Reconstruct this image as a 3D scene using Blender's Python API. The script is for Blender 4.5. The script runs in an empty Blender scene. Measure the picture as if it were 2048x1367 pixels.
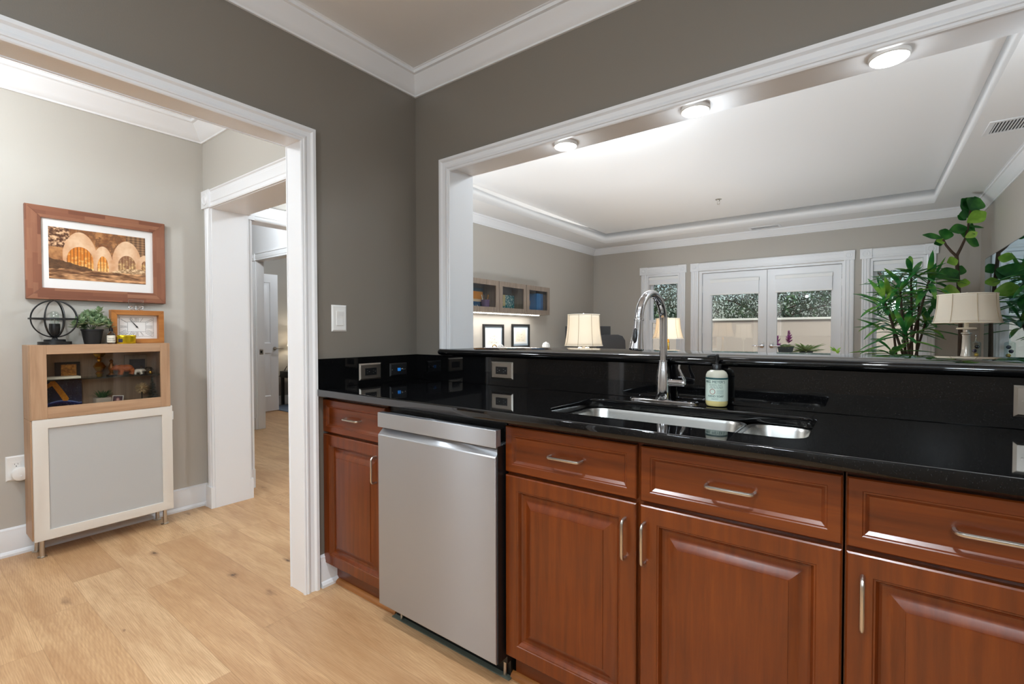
import bpy, bmesh, math, random
from mathutils import Vector, Matrix
random.seed(7)
PI = math.pi
SC = bpy.context.scene
COL = SC.collection

# ------------------------------------------------------------------ camera
CAM = Vector((2.003, -1.797, 1.169))
FPX = 949.35
YAW, PITCH, ROLL = 0.64146, -0.020565, -0.001511
def cam_axes():
    f = Vector((-math.sin(YAW), math.cos(YAW), 0)); r = Vector((math.cos(YAW), math.sin(YAW), 0)); u = Vector((0, 0, 1))
    f2 = f * math.cos(PITCH) + u * math.sin(PITCH); u2 = u * math.cos(PITCH) - f * math.sin(PITCH)
    r3 = r * math.cos(ROLL) + u2 * math.sin(ROLL); u3 = u2 * math.cos(ROLL) - r * math.sin(ROLL)
    return r3, u3, f2
CR, CU, CW = cam_axes()
cd = bpy.data.cameras.new('camera'); cam = bpy.data.objects.new('camera', cd); COL.objects.link(cam)
cd.sensor_width = 36.0; cd.lens = FPX / 2048 * 36.0; cd.clip_start = 0.05; cd.clip_end = 200
m3 = Matrix((CR, CU, -CW)).transposed()
cam.matrix_world = Matrix.Translation(CAM) @ m3.to_4x4()
SC.camera = cam

def at(px, py, d):
    """measured point of the photograph at a given distance along the view axis"""
    return CAM + (CR * ((px - 1024) / FPX) - CU * ((py - 683.5) / FPX) + CW) * d

# ------------------------------------------------------------------ view, world, lights
SC.view_settings.view_transform = 'Standard'
SC.view_settings.look = 'None'
SC.view_settings.gamma = 1.0
SC.view_settings.use_curve_mapping = False
SC.view_settings.exposure = 0.0
cy = SC.cycles
cy.max_bounces = 10; cy.diffuse_bounces = 5; cy.glossy_bounces = 6; cy.transmission_bounces = 8; cy.transparent_max_bounces = 16
cy.sample_clamp_indirect = 6.0; cy.caustics_reflective = False; cy.caustics_refractive = False
w = bpy.data.worlds.new('sky'); SC.world = w; w.use_nodes = True
wn = w.node_tree.nodes; wl = w.node_tree.links
bg = wn['Background']; sk = wn.new('ShaderNodeTexSky')
sk.sky_type = 'NISHITA'; sk.sun_disc = False; sk.sun_elevation = math.radians(55); sk.sun_rotation = math.radians(160)
sk.air_density = 1.0; sk.dust_density = 3.0
wl.new(sk.outputs[0], bg.inputs[0]); bg.inputs[1].default_value = 0.28

def lamp(name, kind, loc, energy, color=(1, 1, 1), size=0.1, rot=(0, 0, 0), spot=None, blend=0.5, shape=None, size_y=None):
    l = bpy.data.lights.new(name, kind); l.energy = energy; l.color = color
    if kind in ('POINT', 'SPOT'): l.shadow_soft_size = size
    if kind == 'AREA':
        l.size = size
        if shape: l.shape = shape
        if size_y: l.size_y = size_y
    if kind == 'SUN': l.angle = size
    if spot: l.spot_size = math.radians(spot); l.spot_blend = blend
    o = bpy.data.objects.new(name, l); o.location = loc; o.rotation_euler = rot; COL.objects.link(o)
    return o
sun = lamp('sun', 'SUN', (0, -5, 10), 2.9, (1, .97, .92), 0.01, (math.radians(36), 0, math.radians(-22)))
LW = (.885, .95, 1.0)
KITCHEN_LIGHTS = [(.95, -1.35), (2.05, -1.35), (.95, -2.45), (2.05, -2.45)]  # rear pair added out of view as soft fill
for x, y in KITCHEN_LIGHTS:
    lamp('kitchen_downlight_lamp', 'SPOT', (x, y, 2.535), 82, LW, .06, (0, 0, 0), 128, .9)
DINING = (-.72, -1.92, 2.33)
lamp('dining_lamp', 'POINT', (DINING[0], DINING[1], 2.22), 44, LW, .09)
LIVING = (.5, 1.15, 2.56)
lamp('living_fill', 'POINT', LIVING, 80, (.82, .92, 1.0), .12)  # added unseen ceiling light that brightens the living room
UP_FILL = [(-1.35, .75, 1.86), (2.78, .52, 1.86)]  # uplights added in unseen corners to lift the living room ceiling
for p_ in UP_FILL: lamp('living_up_fill', 'SPOT', (p_[0], p_[1], p_[2] + .03), 55, (.84, .93, 1.0), .08, (PI, 0, 0), 172, .35)
LOW_FILL = (.75, 3.25, .62)  # added uplight below the bar line, evens out the tray ceiling
lamp('low_up_fill', 'SPOT', LOW_FILL, 92, (.84, .93, 1.0), .22, (PI, 0, 0), 165, .6)
KITCHEN_FILL = [(1.35, -2.75, 1.97), (2.55, -2.5, 1.97)]  # unseen pendants added as fill for the ceiling and cabinet fronts
for p_ in KITCHEN_FILL: lamp('kitchen_fill', 'POINT', (p_[0], p_[1], p_[2] - .14), 48, (.76, .89, 1.0), .12)
lamp('bedroom_fill', 'POINT', (-4.2, 2.4, 2.35), 26, LW, .1)  # added fill without a fixture, whitens the open bedroom door
lamp('hall_fill', 'POINT', (-3.0, .3, 2.45), 26, LW, .1)  # fill added for the hall, no fixture built

# ------------------------------------------------------------------ materials
def lin(c):
    return tuple((v / 255 / 12.92) if v / 255 <= .04045 else ((v / 255 + .055) / 1.055) ** 2.4 for v in c) + (1.0,)
def mat(name, col=(200, 200, 200), rough=.5, metal=0.0, trans=0.0, spec=None, emit=None, estr=0.0, coat=0.0, alpha=1.0, ior=None, sub=None):
    m = bpy.data.materials.new(name); m.use_nodes = True
    b = m.node_tree.nodes['Principled BSDF']
    b.inputs['Base Color'].default_value = lin(col); b.inputs['Roughness'].default_value = rough
    b.inputs['Metallic'].default_value = metal; b.inputs['Transmission Weight'].default_value = trans
    if spec is not None: b.inputs['Specular IOR Level'].default_value = spec
    if emit: b.inputs['Emission Color'].default_value = lin(emit); b.inputs['Emission Strength'].default_value = estr
    b.inputs['Coat Weight'].default_value = coat; b.inputs['Coat Roughness'].default_value = .2
    b.inputs['Alpha'].default_value = alpha
    if ior: b.inputs['IOR'].default_value = ior
    return m
def N(m, t, **kw):
    n = m.node_tree.nodes.new(t)
    for k, v in kw.items(): setattr(n, k, v)
    return n
def L(m, a, b): m.node_tree.links.new(a, b)
def B(m): return m.node_tree.nodes['Principled BSDF']
def coords(m, scale=(1, 1, 1), rot=(0, 0, 0), loc=(0, 0, 0)):
    t = N(m, 'ShaderNodeTexCoord'); p = N(m, 'ShaderNodeMapping')
    p.inputs['Scale'].default_value = scale; p.inputs['Rotation'].default_value = rot; p.inputs['Location'].default_value = loc
    L(m, t.outputs['Object'], p.inputs['Vector']); return p.outputs[0]
def bump(m, h, s=.1, d=.002):
    n = N(m, 'ShaderNodeBump'); n.inputs['Strength'].default_value = s; n.inputs['Distance'].default_value = d
    L(m, h, n.inputs['Height']); L(m, n.outputs[0], B(m).inputs['Normal'])
def noise(m, vec, scale, detail=4, rough=.5, dist=0):
    n = N(m, 'ShaderNodeTexNoise'); n.inputs['Scale'].default_value = scale; n.inputs['Detail'].default_value = detail
    n.inputs['Roughness'].default_value = rough; n.inputs['Distortion'].default_value = dist
    L(m, vec, n.inputs['Vector']); return n
def ramp(m, fac, stops):
    r = N(m, 'ShaderNodeValToRGB'); e = r.color_ramp.elements
    while len(e) < len(stops): e.new(.5)
    for i, (p, c) in enumerate(stops): e[i].position = p; e[i].color = lin(c)
    L(m, fac, r.inputs[0]); return r.outputs[0]
def mixc(m, fac, a, b, mode='MIX'):
    n = N(m, 'ShaderNodeMix', data_type='RGBA', blend_type=mode)
    for sock, v in ((n.inputs[0], fac), (n.inputs[6], a), (n.inputs[7], b)):
        if hasattr(v, 'is_linked'): L(m, v, sock)
        elif isinstance(v, tuple): sock.default_value = v if len(v) == 4 else lin(v)
        else: sock.default_value = v
    return n.outputs[2]
def math_(m, op, a, b=0.0, c=0.0):
    n = N(m, 'ShaderNodeMath', operation=op)
    for i, v in enumerate((a, b, c)):
        if hasattr(v, 'is_linked'): L(m, v, n.inputs[i])
        else: n.inputs[i].default_value = v
    return n.outputs[0]

def paint(name, col, rough=.45, scale=260, s=.08):
    m = mat(name, col, rough); n = noise(m, coords(m), scale, 3); bump(m, n.outputs[0], s, .0015); return m
M = {}
M['kitchen_paint'] = paint('taupe grey eggshell paint', (129, 122, 113), .34, 220, .16)
M['dining_paint'] = paint('pale greige paint', (190, 186, 178), .5)
M['living_paint'] = paint('warm grey paint', (179, 173, 164), .5)
M['bedroom_paint'] = paint('grey paint', (165, 160, 152), .5)
M['white'] = paint('white semigloss trim paint', (236, 237, 239), .3, 40, .015)
M['ceiling'] = paint('flat white ceiling paint', (232, 232, 232), .7, 300, .05)
M['kitchen_ceiling'] = paint('satin white ceiling paint', (234, 234, 234), .4, 300, .05)
M['white_plastic'] = mat('white plastic', (240, 240, 238), .35)
M['dark_gap'] = mat('dark shadow gap black', (12, 12, 12), .8)
M['black_plastic'] = mat('black plastic', (18, 18, 19), .3)
M['black_metal'] = mat('black powder coated metal', (20, 20, 21), .42)
M['chrome'] = mat('polished chrome', (225, 226, 230), .06, 1)
M['nickel'] = mat('satin nickel', (205, 198, 188), .28, 1)
M['gold'] = mat('brass', (214, 170, 80), .25, 1)
M['glass'] = mat('clear glass', (255, 255, 255), .0, 0, 1, ior=1.45)
def pane_mat(name, tint=(255, 255, 255), refl=.10):
    m = bpy.data.materials.new(name); m.use_nodes = True; nt = m.node_tree; nt.nodes.clear()
    o = nt.nodes.new('ShaderNodeOutputMaterial'); mx = nt.nodes.new('ShaderNodeMixShader')
    t = nt.nodes.new('ShaderNodeBsdfTransparent'); t.inputs[0].default_value = lin(tint)
    g = nt.nodes.new('ShaderNodeBsdfGlossy'); g.inputs['Roughness'].default_value = .0
    lw = nt.nodes.new('ShaderNodeFresnel'); lw.inputs[0].default_value = 1.5
    a = nt.nodes.new('ShaderNodeMath'); a.operation = 'ADD'; a.inputs[1].default_value = refl
    ge = nt.nodes.new('ShaderNodeNewGeometry'); iv = nt.nodes.new('ShaderNodeMath'); iv.operation = 'SUBTRACT'; iv.inputs[0].default_value = 1.0
    ml = nt.nodes.new('ShaderNodeMath'); ml.operation = 'MULTIPLY'
    nt.links.new(ge.outputs['Backfacing'], iv.inputs[1]); nt.links.new(lw.outputs[0], a.inputs[0])
    nt.links.new(a.outputs[0], ml.inputs[0]); nt.links.new(iv.outputs[0], ml.inputs[1]); nt.links.new(ml.outputs[0], mx.inputs[0])
    nt.links.new(t.outputs[0], mx.inputs[1]); nt.links.new(g.outputs[0], mx.inputs[2]); nt.links.new(mx.outputs[0], o.inputs[0])
    return m
M['pane'] = pane_mat('thin window glass', (240, 246, 244), .14)
M['smoked_pane'] = pane_mat('thin display glass', (244, 242, 238), .0)

# oak vinyl plank floor: boards run along x, 0.182 wide
def floor_mat():
    m = mat('oak vinyl plank', (205, 165, 115), .42)
    t = N(m, 'ShaderNodeTexCoord'); sp = N(m, 'ShaderNodeSeparateXYZ'); L(m, t.outputs['Object'], sp.inputs[0])
    x, y = sp.outputs[0], sp.outputs[1]
    yr = math_(m, 'DIVIDE', math_(m, 'ADD', y, 1.448 + 1.82 * 3), .182); row = math_(m, 'FLOOR', yr)
    wn1 = N(m, 'ShaderNodeTexWhiteNoise', noise_dimensions='1D'); L(m, row, wn1.inputs['W'])
    xr = math_(m, 'ADD', math_(m, 'DIVIDE', x, 1.22), math_(m, 'MULTIPLY', wn1.outputs[0], 7.0)); colm = math_(m, 'FLOOR', xr)
    cmb = N(m, 'ShaderNodeCombineXYZ'); L(m, row, cmb.inputs[0]); L(m, colm, cmb.inputs[1])
    wn2 = N(m, 'ShaderNodeTexWhiteNoise', noise_dimensions='3D'); L(m, cmb.outputs[0], wn2.inputs['Vector'])
    # grain coordinates shifted per board
    off = N(m, 'ShaderNodeVectorMath', operation='SCALE'); L(m, wn2.outputs['Color'], off.inputs[0]); off.inputs['Scale'].default_value = 37.0
    add = N(m, 'ShaderNodeVectorMath', operation='ADD'); L(m, t.outputs['Object'], add.inputs[0]); L(m, off.outputs[0], add.inputs[1])
    mp = N(m, 'ShaderNodeMapping'); mp.inputs['Scale'].default_value = (1.0, 5.0, 1); L(m, add.outputs[0], mp.inputs[0])
    g1 = noise(m, mp.outputs[0], 2.2, 5, .55, .8)
    mp2 = N(m, 'ShaderNodeMapping'); mp2.inputs['Scale'].default_value = (5, 90, 1); L(m, add.outputs[0], mp2.inputs[0])
    g2 = noise(m, mp2.outputs[0], 2.0, 4, .6)
    base = ramp(m, wn2.outputs[0], [(0, (188, 150, 110)), (.3, (212, 174, 130)), (.55, (196, 157, 116)), (.8, (220, 186, 144)), (1, (202, 164, 120))])
    c1 = mixc(m, ramp(m, g1.outputs[0], [(.36, (0, 0, 0)), (.68, (200, 200, 200))]), base, (158, 114, 74))
    c2 = mixc(m, ramp(m, g2.outputs[0], [(.42, (0, 0, 0)), (.7, (165, 165, 165))]), c1, (142, 100, 62))
    # cathedral rings
    mp4 = N(m, 'ShaderNodeMapping'); mp4.inputs['Scale'].default_value = (1.1, 6.0, 1); L(m, add.outputs[0], mp4.inputs[0])
    wv = N(m, 'ShaderNodeTexWave', wave_type='RINGS', rings_direction='SPHERICAL'); wv.inputs['Scale'].default_value = 9; wv.inputs['Distortion'].default_value = 7; wv.inputs['Detail'].default_value = 3; wv.inputs['Detail Scale'].default_value = .8
    L(m, mp4.outputs[0], wv.inputs[0])
    c3 = mixc(m, math_(m, 'MULTIPLY', wv.outputs['Fac'], .2), c2, (146, 98, 58))
    # knots
    mp3 = N(m, 'ShaderNodeMapping'); mp3.inputs['Scale'].default_value = (1.5, 4.2, 1); L(m, add.outputs[0], mp3.inputs[0])
    wob = noise(m, mp3.outputs[0], 9, 3)
    wa = N(m, 'ShaderNodeVectorMath', operation='SCALE'); L(m, wob.outputs['Color'], wa.inputs[0]); wa.inputs['Scale'].default_value = .16
    wb = N(m, 'ShaderNodeVectorMath', operation='ADD'); L(m, mp3.outputs[0], wb.inputs[0]); L(m, wa.outputs[0], wb.inputs[1])
    vo = N(m, 'ShaderNodeTexVoronoi', feature='F1'); vo.inputs['Scale'].default_value = 1.9; L(m, wb.outputs[0], vo.inputs['Vector'])
    wk = N(m, 'ShaderNodeSeparateColor'); L(m, vo.outputs['Color'], wk.inputs[0])
    sz = math_(m, 'MULTIPLY', wk.outputs[0], .16)
    halo = math_(m, 'SUBTRACT', 1.0, math_(m, 'DIVIDE', vo.outputs['Distance'], math_(m, 'ADD', sz, .05)))
    halo = math_(m, 'MAXIMUM', halo, 0.0)
    c4 = mixc(m, math_(m, 'MULTIPLY', halo, .9), c3, (104, 68, 42))
    core = math_(m, 'MAXIMUM', math_(m, 'SUBTRACT', 1.0, math_(m, 'DIVIDE', vo.outputs['Distance'], math_(m, 'ADD', math_(m, 'MULTIPLY', sz, .42), .006))), 0.0)
    c5 = mixc(m, math_(m, 'MINIMUM', math_(m, 'MULTIPLY', core, 1.8), .92), c4, (70, 46, 32))
    # seams
    fy = math_(m, 'FRACT', yr); fx = math_(m, 'FRACT', xr)
    sy = math_(m, 'LESS_THAN', math_(m, 'MINIMUM', fy, math_(m, 'SUBTRACT', 1.0, fy)), .006)
    sx = math_(m, 'LESS_THAN', math_(m, 'MINIMUM', fx, math_(m, 'SUBTRACT', 1.0, fx)), .0009)
    c6 = mixc(m, math_(m, 'MULTIPLY', math_(m, 'MAXIMUM', sx, sy), .35), c5, (120, 86, 54))
    L(m, c6, B(m).inputs['Base Color'])
    bump(m, g2.outputs[0], .05, .001)
    return m
M['floor'] = floor_mat()

def wood(name, c0, c1, c2, rough=.4, grain=(30, 30, 1.2), sc=2.0, coat=0.0, seed=0.0):
    m = mat(name, c1, rough, coat=coat)
    v = coords(m, grain, loc=(seed, seed, seed)); n = noise(m, v, sc, 5, .6, .4)
    v2 = coords(m, (1, 1, 1), loc=(seed, 0, seed)); n2 = noise(m, v2, 5, 3)
    c = ramp(m, n.outputs[0], [(.25, c0), (.5, c1), (.8, c2)])
    c = mixc(m, math_(m, 'MULTIPLY', n2.outputs[0], .45), c, c0)
    L(m, c, B(m).inputs['Base Color']); bump(m, n.outputs[0], .04, .001)
    return m
M['cherry'] = wood('cherry stained maple', (78, 31, 5), (106, 45, 7), (128, 60, 11), .3, (22, 22, 1.4), 2.0, .22)
M['cherry_h'] = wood('cherry stained maple cross grain', (78, 31, 5), (104, 44, 7), (126, 59, 11), .3, (1.4, 22, 22), 2.0, .22)
M['oak'] = wood('light walnut effect foil', (158, 122, 92), (186, 150, 118), (205, 171, 138), .5, (14, 14, 1.0), 2.6)
M['oak_h'] = wood('light walnut effect foil along rail', (158, 122, 92), (186, 150, 118), (205, 171, 138), .5, (14, 1.0, 14), 2.6)
M['oak_dark'] = wood('walnut effect back panel', (150, 128, 108), (176, 152, 130), (196, 172, 148), .6, (14, 14, 1.0), 2.6)
M['grey_wood'] = wood('weathered grey wood foil', (112, 98, 86), (140, 125, 112), (165, 150, 136), .55, (14, 14, 2), 2.6)
def block_wood(name, along):
    m = mat(name, (150, 100, 74), .45)
    t = N(m, 'ShaderNodeTexCoord'); sp = N(m, 'ShaderNodeSeparateXYZ'); L(m, t.outputs['Object'], sp.inputs[0])
    a, b_ = (sp.outputs[1], sp.outputs[2]) if along == 'y' else (sp.outputs[2], sp.outputs[1])
    row = math_(m, 'FLOOR', math_(m, 'DIVIDE', b_, .0205)); w1 = N(m, 'ShaderNodeTexWhiteNoise', noise_dimensions='1D'); L(m, row, w1.inputs['W'])
    blk = math_(m, 'FLOOR', math_(m, 'ADD', math_(m, 'DIVIDE', a, .16), math_(m, 'MULTIPLY', w1.outputs[0], 5.0)))
    cb_ = N(m, 'ShaderNodeCombineXYZ'); L(m, row, cb_.inputs[0]); L(m, blk, cb_.inputs[1])
    w2 = N(m, 'ShaderNodeTexWhiteNoise', noise_dimensions='3D'); L(m, cb_.outputs[0], w2.inputs['Vector'])
    base_ = ramp(m, w2.outputs[0], [(0, (122, 74, 54)), (.5, (150, 98, 72)), (1, (176, 124, 94))])
    n = noise(m, coords(m, (20, 2.5, 40) if along == 'y' else (20, 40, 2.5)), 3, 4)
    c = mixc(m, math_(m, 'MULTIPLY', n.outputs[0], .55), base_, (112, 66, 48)); L(m, c, B(m).inputs['Base Color']); return m
M['acacia'] = block_wood('acacia blocks', 'y')
M['acacia_v'] = block_wood('acacia blocks upright', 'z')
M['clock_wood'] = wood('honey pine', (150, 92, 40), (180, 116, 54), (200, 138, 74), .45, (20, 2, 20), 2)
M['shoe'] = wood('oak shoe moulding', (128, 76, 34), (164, 104, 50), (180, 120, 64), .45, (1.5, 22, 22), 2)
M['bark'] = wood('bark', (50, 38, 28), (76, 58, 44), (96, 78, 60), .8, (40, 40, 8), 1)

def granite():
    m = mat('black polished granite', (9, 9, 10), .05)
    v = coords(m); n = noise(m, v, 420, 2, .5)
    n2 = noise(m, v, 9, 3, .6)
    c = ramp(m, n.outputs[0], [(.0, (7, 7, 8)), (.66, (11, 11, 12)), (.78, (60, 62, 64)), (1, (120, 122, 122))])
    L(m, c, B(m).inputs['Base Color'])
    r = N(m, 'ShaderNodeMapRange'); L(m, n2.outputs[0], r.inputs[0]); r.inputs[3].default_value = .015; r.inputs[4].default_value = .06
    L(m, r.outputs[0], B(m).inputs['Roughness'])
    return m
M['granite'] = granite()
def brushed(name, col=(192, 198, 206), rough=.42, aniso=.8, stretch=(2, 2, 300), axis='Z', rot=0.0):
    m = mat(name, col, rough, 1)
    n = noise(m, coords(m, stretch), 1.5, 3); bump(m, n.outputs[0], .025, .0006)
    B(m).inputs['Anisotropic'].default_value = aniso; B(m).inputs['Anisotropic Rotation'].default_value = rot
    tn = N(m, 'ShaderNodeTangent', direction_type='RADIAL', axis=axis); L(m, tn.outputs[0], B(m).inputs['Tangent'])
    return m
M['steel'] = brushed('brushed stainless steel', (186, 189, 194), .33, 1.0, rot=.25)
B(M['steel']).inputs['Metallic'].default_value = .85
M['sink_steel'] = brushed('satin sink steel', (205, 204, 200), .26, .4, (60, 60, 2))
M['plate_steel'] = brushed('brushed plate steel', (190, 182, 172), .3, .3, (2, 2, 200))
def frosted():
    m = mat('white frosted glass', (226, 226, 224), .5, 0, .32, ior=1.2)
    return m
M['frosted'] = frosted()
M['door_white'] = mat('white lacquered frame', (226, 220, 211), .35)
M['tv'] = mat('glossy blue tinted screen', (170, 205, 222), .02, 1)
M['shade'] = mat('cream lamp shade fabric', (244, 236, 220), .8)
def shade_mat(name, col, trans):
    m = bpy.data.materials.new(name); m.use_nodes = True; nt = m.node_tree; nt.nodes.clear()
    o = nt.nodes.new('ShaderNodeOutputMaterial'); mx = nt.nodes.new('ShaderNodeMixShader'); mx.inputs[0].default_value = trans
    d = nt.nodes.new('ShaderNodeBsdfDiffuse'); d.inputs[0].default_value = lin(col)
    t = nt.nodes.new('ShaderNodeBsdfTranslucent'); t.inputs[0].default_value = lin(col)
    nt.links.new(d.outputs[0], mx.inputs[1]); nt.links.new(t.outputs[0], mx.inputs[2]); nt.links.new(mx.outputs[0], o.inputs[0])
    return m
M['shade'] = shade_mat('cream lamp shade fabric', (246, 240, 228), .5)
M['seam'] = mat('shade seam piping', (176, 160, 134), .8)
M['led'] = mat('white led', (255, 255, 255), .5, emit=(255, 252, 246), estr=6.0)
M['led_strip'] = mat('white led strip', (255, 255, 255), .5, emit=(255, 250, 240), estr=7.0)
def leaf_mat(name, c0, c1, c2, sc=8, rough=.4):
    m = bpy.data.materials.new(name); m.use_nodes = True
    b = B(m); b.inputs['Roughness'].default_value = rough
    n = noise(m, coords(m), sc, 2); c = ramp(m, n.outputs[0], [(.3, c0), (.5, c1), (.72, c2)])
    L(m, c, b.inputs['Base Color'])
    nt = m.node_tree; t = nt.nodes.new('ShaderNodeBsdfTranslucent'); mx = nt.nodes.new('ShaderNodeMixShader'); mx.inputs[0].default_value = .28
    L(m, c, t.inputs[0]); L(m, b.outputs[0], mx.inputs[1]); L(m, t.outputs[0], mx.inputs[2])
    L(m, mx.outputs[0], nt.nodes['Material Output'].inputs[0])
    return m
M['corn_leaf'] = leaf_mat('dracaena leaf', (28, 98, 58), (62, 142, 70), (150, 188, 76), 6, .3)
M['fig_dark'] = leaf_mat('fig leaf dark', (24, 78, 34), (42, 112, 44), (78, 144, 58), 10, .35)
M['fig_light'] = leaf_mat('fig leaf light', (112, 168, 52), (150, 200, 74), (186, 222, 108), 10, .4)
M['sage_leaf'] = leaf_mat('sage leaf', (98, 126, 90), (146, 172, 130), (200, 216, 186), 45, .6)
M['grass'] = leaf_mat('faux grass', (18, 60, 26), (34, 92, 38), (70, 120, 60), 40, .6)
M['tree_leaf'] = leaf_mat('tree leaf', (14, 30, 14), (32, 56, 26), (92, 116, 52), 3, .5)
M['tree_leaf_b'] = leaf_mat('tree leaf blue green', (16, 40, 28), (34, 66, 42), (84, 120, 70), 3, .5)
M['pale_leaf'] = leaf_mat('pale variegated leaf', (120, 150, 70), (186, 196, 120), (226, 226, 180), 9, .5)
M['pink'] = leaf_mat('pink bract', (176, 60, 140), (214, 96, 178), (240, 150, 214), 20, .5)
M['pot_black'] = mat('matte black plastic pot', (22, 22, 23), .6)
M['pot_grey'] = mat('grey pot', (96, 104, 104), .6)
M['stucco'] = paint('beige stucco', (198, 180, 168), .8, 30, .4)
M['concrete'] = paint('patio concrete', (170, 166, 158), .8, 30, .3)
M['subfloor'] = paint('raw grey floor edge', (92, 96, 84), .8, 60, .5)
M['cream'] = mat('cream painted paper', (240, 234, 218), .7)
M['mat_white'] = mat('white picture mount', (243, 242, 240), .7)
M['ink'] = mat('dark ink', (46, 44, 42), .6)
M['teal_ink'] = mat('teal ink', (24, 74, 76), .5)
def vcol_mat(name, rough=.5, coat=0.0):
    m = mat(name, (128, 128, 128), rough, coat=coat)
    a = N(m, 'ShaderNodeAttribute', attribute_name='Col'); L(m, a.outputs['Color'], B(m).inputs['Base Color']); return m
M['print'] = vcol_mat('printed paper', .45)

# ------------------------------------------------------------------ object helpers
def tag(o, label=None, cat=None, group=None, kind=None):
    if label: o['label'] = label
    if cat: o['category'] = cat
    if group: o['group'] = group
    if kind: o['kind'] = kind
    return o
def thing(name, label, cat, loc=(0, 0, 0), rotz=0.0, group=None, kind=None):
    o = bpy.data.objects.new(name, None); COL.objects.link(o); o.location = loc; o.rotation_euler = (0, 0, rotz)
    o.empty_display_size = .05
    return tag(o, label, cat, group, kind)
def root_of(o):
    while o.parent: o = o.parent
    return o
def link(name, me, mats, parent=None, world=True, smooth=35, bevel=0.0, seg=2):
    o = bpy.data.objects.new(name, me); COL.objects.link(o)
    for m in (mats if isinstance(mats, (list, tuple)) else [mats]):
        if isinstance(m, str): m = M[m]
        me.materials.append(m)
    if parent is not None:
        o.parent = parent
        if world:
            r = root_of(parent); me.transform(Matrix.Translation(r.location).inverted())
    if smooth:
        me.polygons.foreach_set('use_smooth', [True] * len(me.polygons)); me.set_sharp_from_angle(angle=math.radians(smooth))
    if bevel:
        b = o.modifiers.new('bevel', 'BEVEL'); b.width = bevel; b.segments = seg; b.limit_method = 'ANGLE'; b.angle_limit = math.radians(40)
        b.harden_normals = bool(smooth)
    return o
class MB:
    def __init__(self): self.b = bmesh.new()
    def box(self, x0, y0, z0, x1, y1, z1, mi=0, mtx=None):
        p = [(x, y, z) for x in (x0, x1) for y in (y0, y1) for z in (z0, z1)]
        v = [self.b.verts.new(mtx @ Vector(q) if mtx else q) for q in p]
        for f in ((0, 1, 3, 2), (4, 6, 7, 5), (0, 4, 5, 1), (2, 3, 7, 6), (0, 2, 6, 4), (1, 5, 7, 3)):
            self.b.faces.new([v[i] for i in f]).material_index = mi
        return self
    def lathe(self, prof, c=(0, 0, 0), seg=32, axis=None, mi=0, cap=True, sx=1.0, sy=1.0):
        c = Vector(c); q = Matrix.Identity(3)
        if axis is not None: q = Vector(axis).normalized().to_track_quat('Z', 'Y').to_matrix()
        rings = []
        for r, z in prof:
            if r < 1e-6: rings.append([self.b.verts.new(c + q @ Vector((0, 0, z)))])
            else: rings.append([self.b.verts.new(c + q @ Vector((r * sx * math.cos(2 * PI * i / seg), r * sy * math.sin(2 * PI * i / seg), z))) for i in range(seg)])
        for a, bb in zip(rings, rings[1:]):
            for i in range(seg):
                j = (i + 1) % seg
                if len(a) == 1 and len(bb) == 1: continue
                if len(a) == 1: f = [a[0], bb[i], bb[j]][::-1]
                elif len(bb) == 1: f = [a[i], a[j], bb[0]]
                else: f = [a[i], a[j], bb[j], bb[i]]
                self.b.faces.new(f).material_index = mi
        if cap:
            if len(rings[0]) > 1: self.b.faces.new(rings[0][::-1]).material_index = mi
            if len(rings[-1]) > 1: self.b.faces.new(rings[-1]).material_index = mi
        return self
    def cyl(self, c, r, h, seg=24, axis=None, mi=0): return self.lathe([(r, 0), (r, h)], c, seg, axis, mi)
    def tube(self, pts, r, seg=12, closed=False, mi=0, rs=None, flat=1.0):
        pts = [Vector(p) for p in pts]; n = len(pts); rings = []
        up = None
        for i, p in enumerate(pts):
            if closed: t = pts[(i + 1) % n] - pts[i - 1]
            else: t = pts[min(i + 1, n - 1)] - pts[max(i - 1, 0)]
            t.normalize()
            if up is None:
                up = Vector((0, 0, 1)) if abs(t.z) < .9 else Vector((0, 1, 0))
            s = t.cross(up)
            if s.length < 1e-6: s = t.orthogonal()
            s.normalize(); up = s.cross(t).normalized()
            rr = rs[i] if rs else r
            rings.append([self.b.verts.new(p + (s * math.cos(2 * PI * k / seg) * flat + up * math.sin(2 * PI * k / seg)) * rr) for k in range(seg)])
        m = n if closed else n - 1
        for i in range(m):
            a, bb = rings[i], rings[(i + 1) % n]
            for k in range(seg):
                j = (k + 1) % seg
                self.b.faces.new([a[k], a[j], bb[j], bb[k]]).material_index = mi
        if not closed:
            self.b.faces.new(rings[0][::-1]).material_index = mi; self.b.faces.new(rings[-1]).material_index = mi
        return self
    def sphere(self, c, r, seg=16, mi=0, s=(1, 1, 1)):
        k = seg // 2; c = Vector(c); rings = []
        for i in range(k + 1):
            a = PI * i / k - PI / 2
            rr = math.cos(a)
            if i in (0, k): rings.append([self.b.verts.new(c + Vector((0, 0, r * s[2] * math.sin(a))))])
            else: rings.append([self.b.verts.new(c + Vector((r * s[0] * rr * math.cos(2 * PI * j / seg), r * s[1] * rr * math.sin(2 * PI * j / seg), r * s[2] * math.sin(a)))) for j in range(seg)])
        for a, bb in zip(rings, rings[1:]):
            for i in range(seg):
                j = (i + 1) % seg
                if len(a) == 1: f = [a[0], bb[j], bb[i]]
                elif len(bb) == 1: f = [a[i], a[j], bb[0]]
                else: f = [a[i], a[j], bb[j], bb[i]]
                self.b.faces.new(f).material_index = mi
        return self
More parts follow.
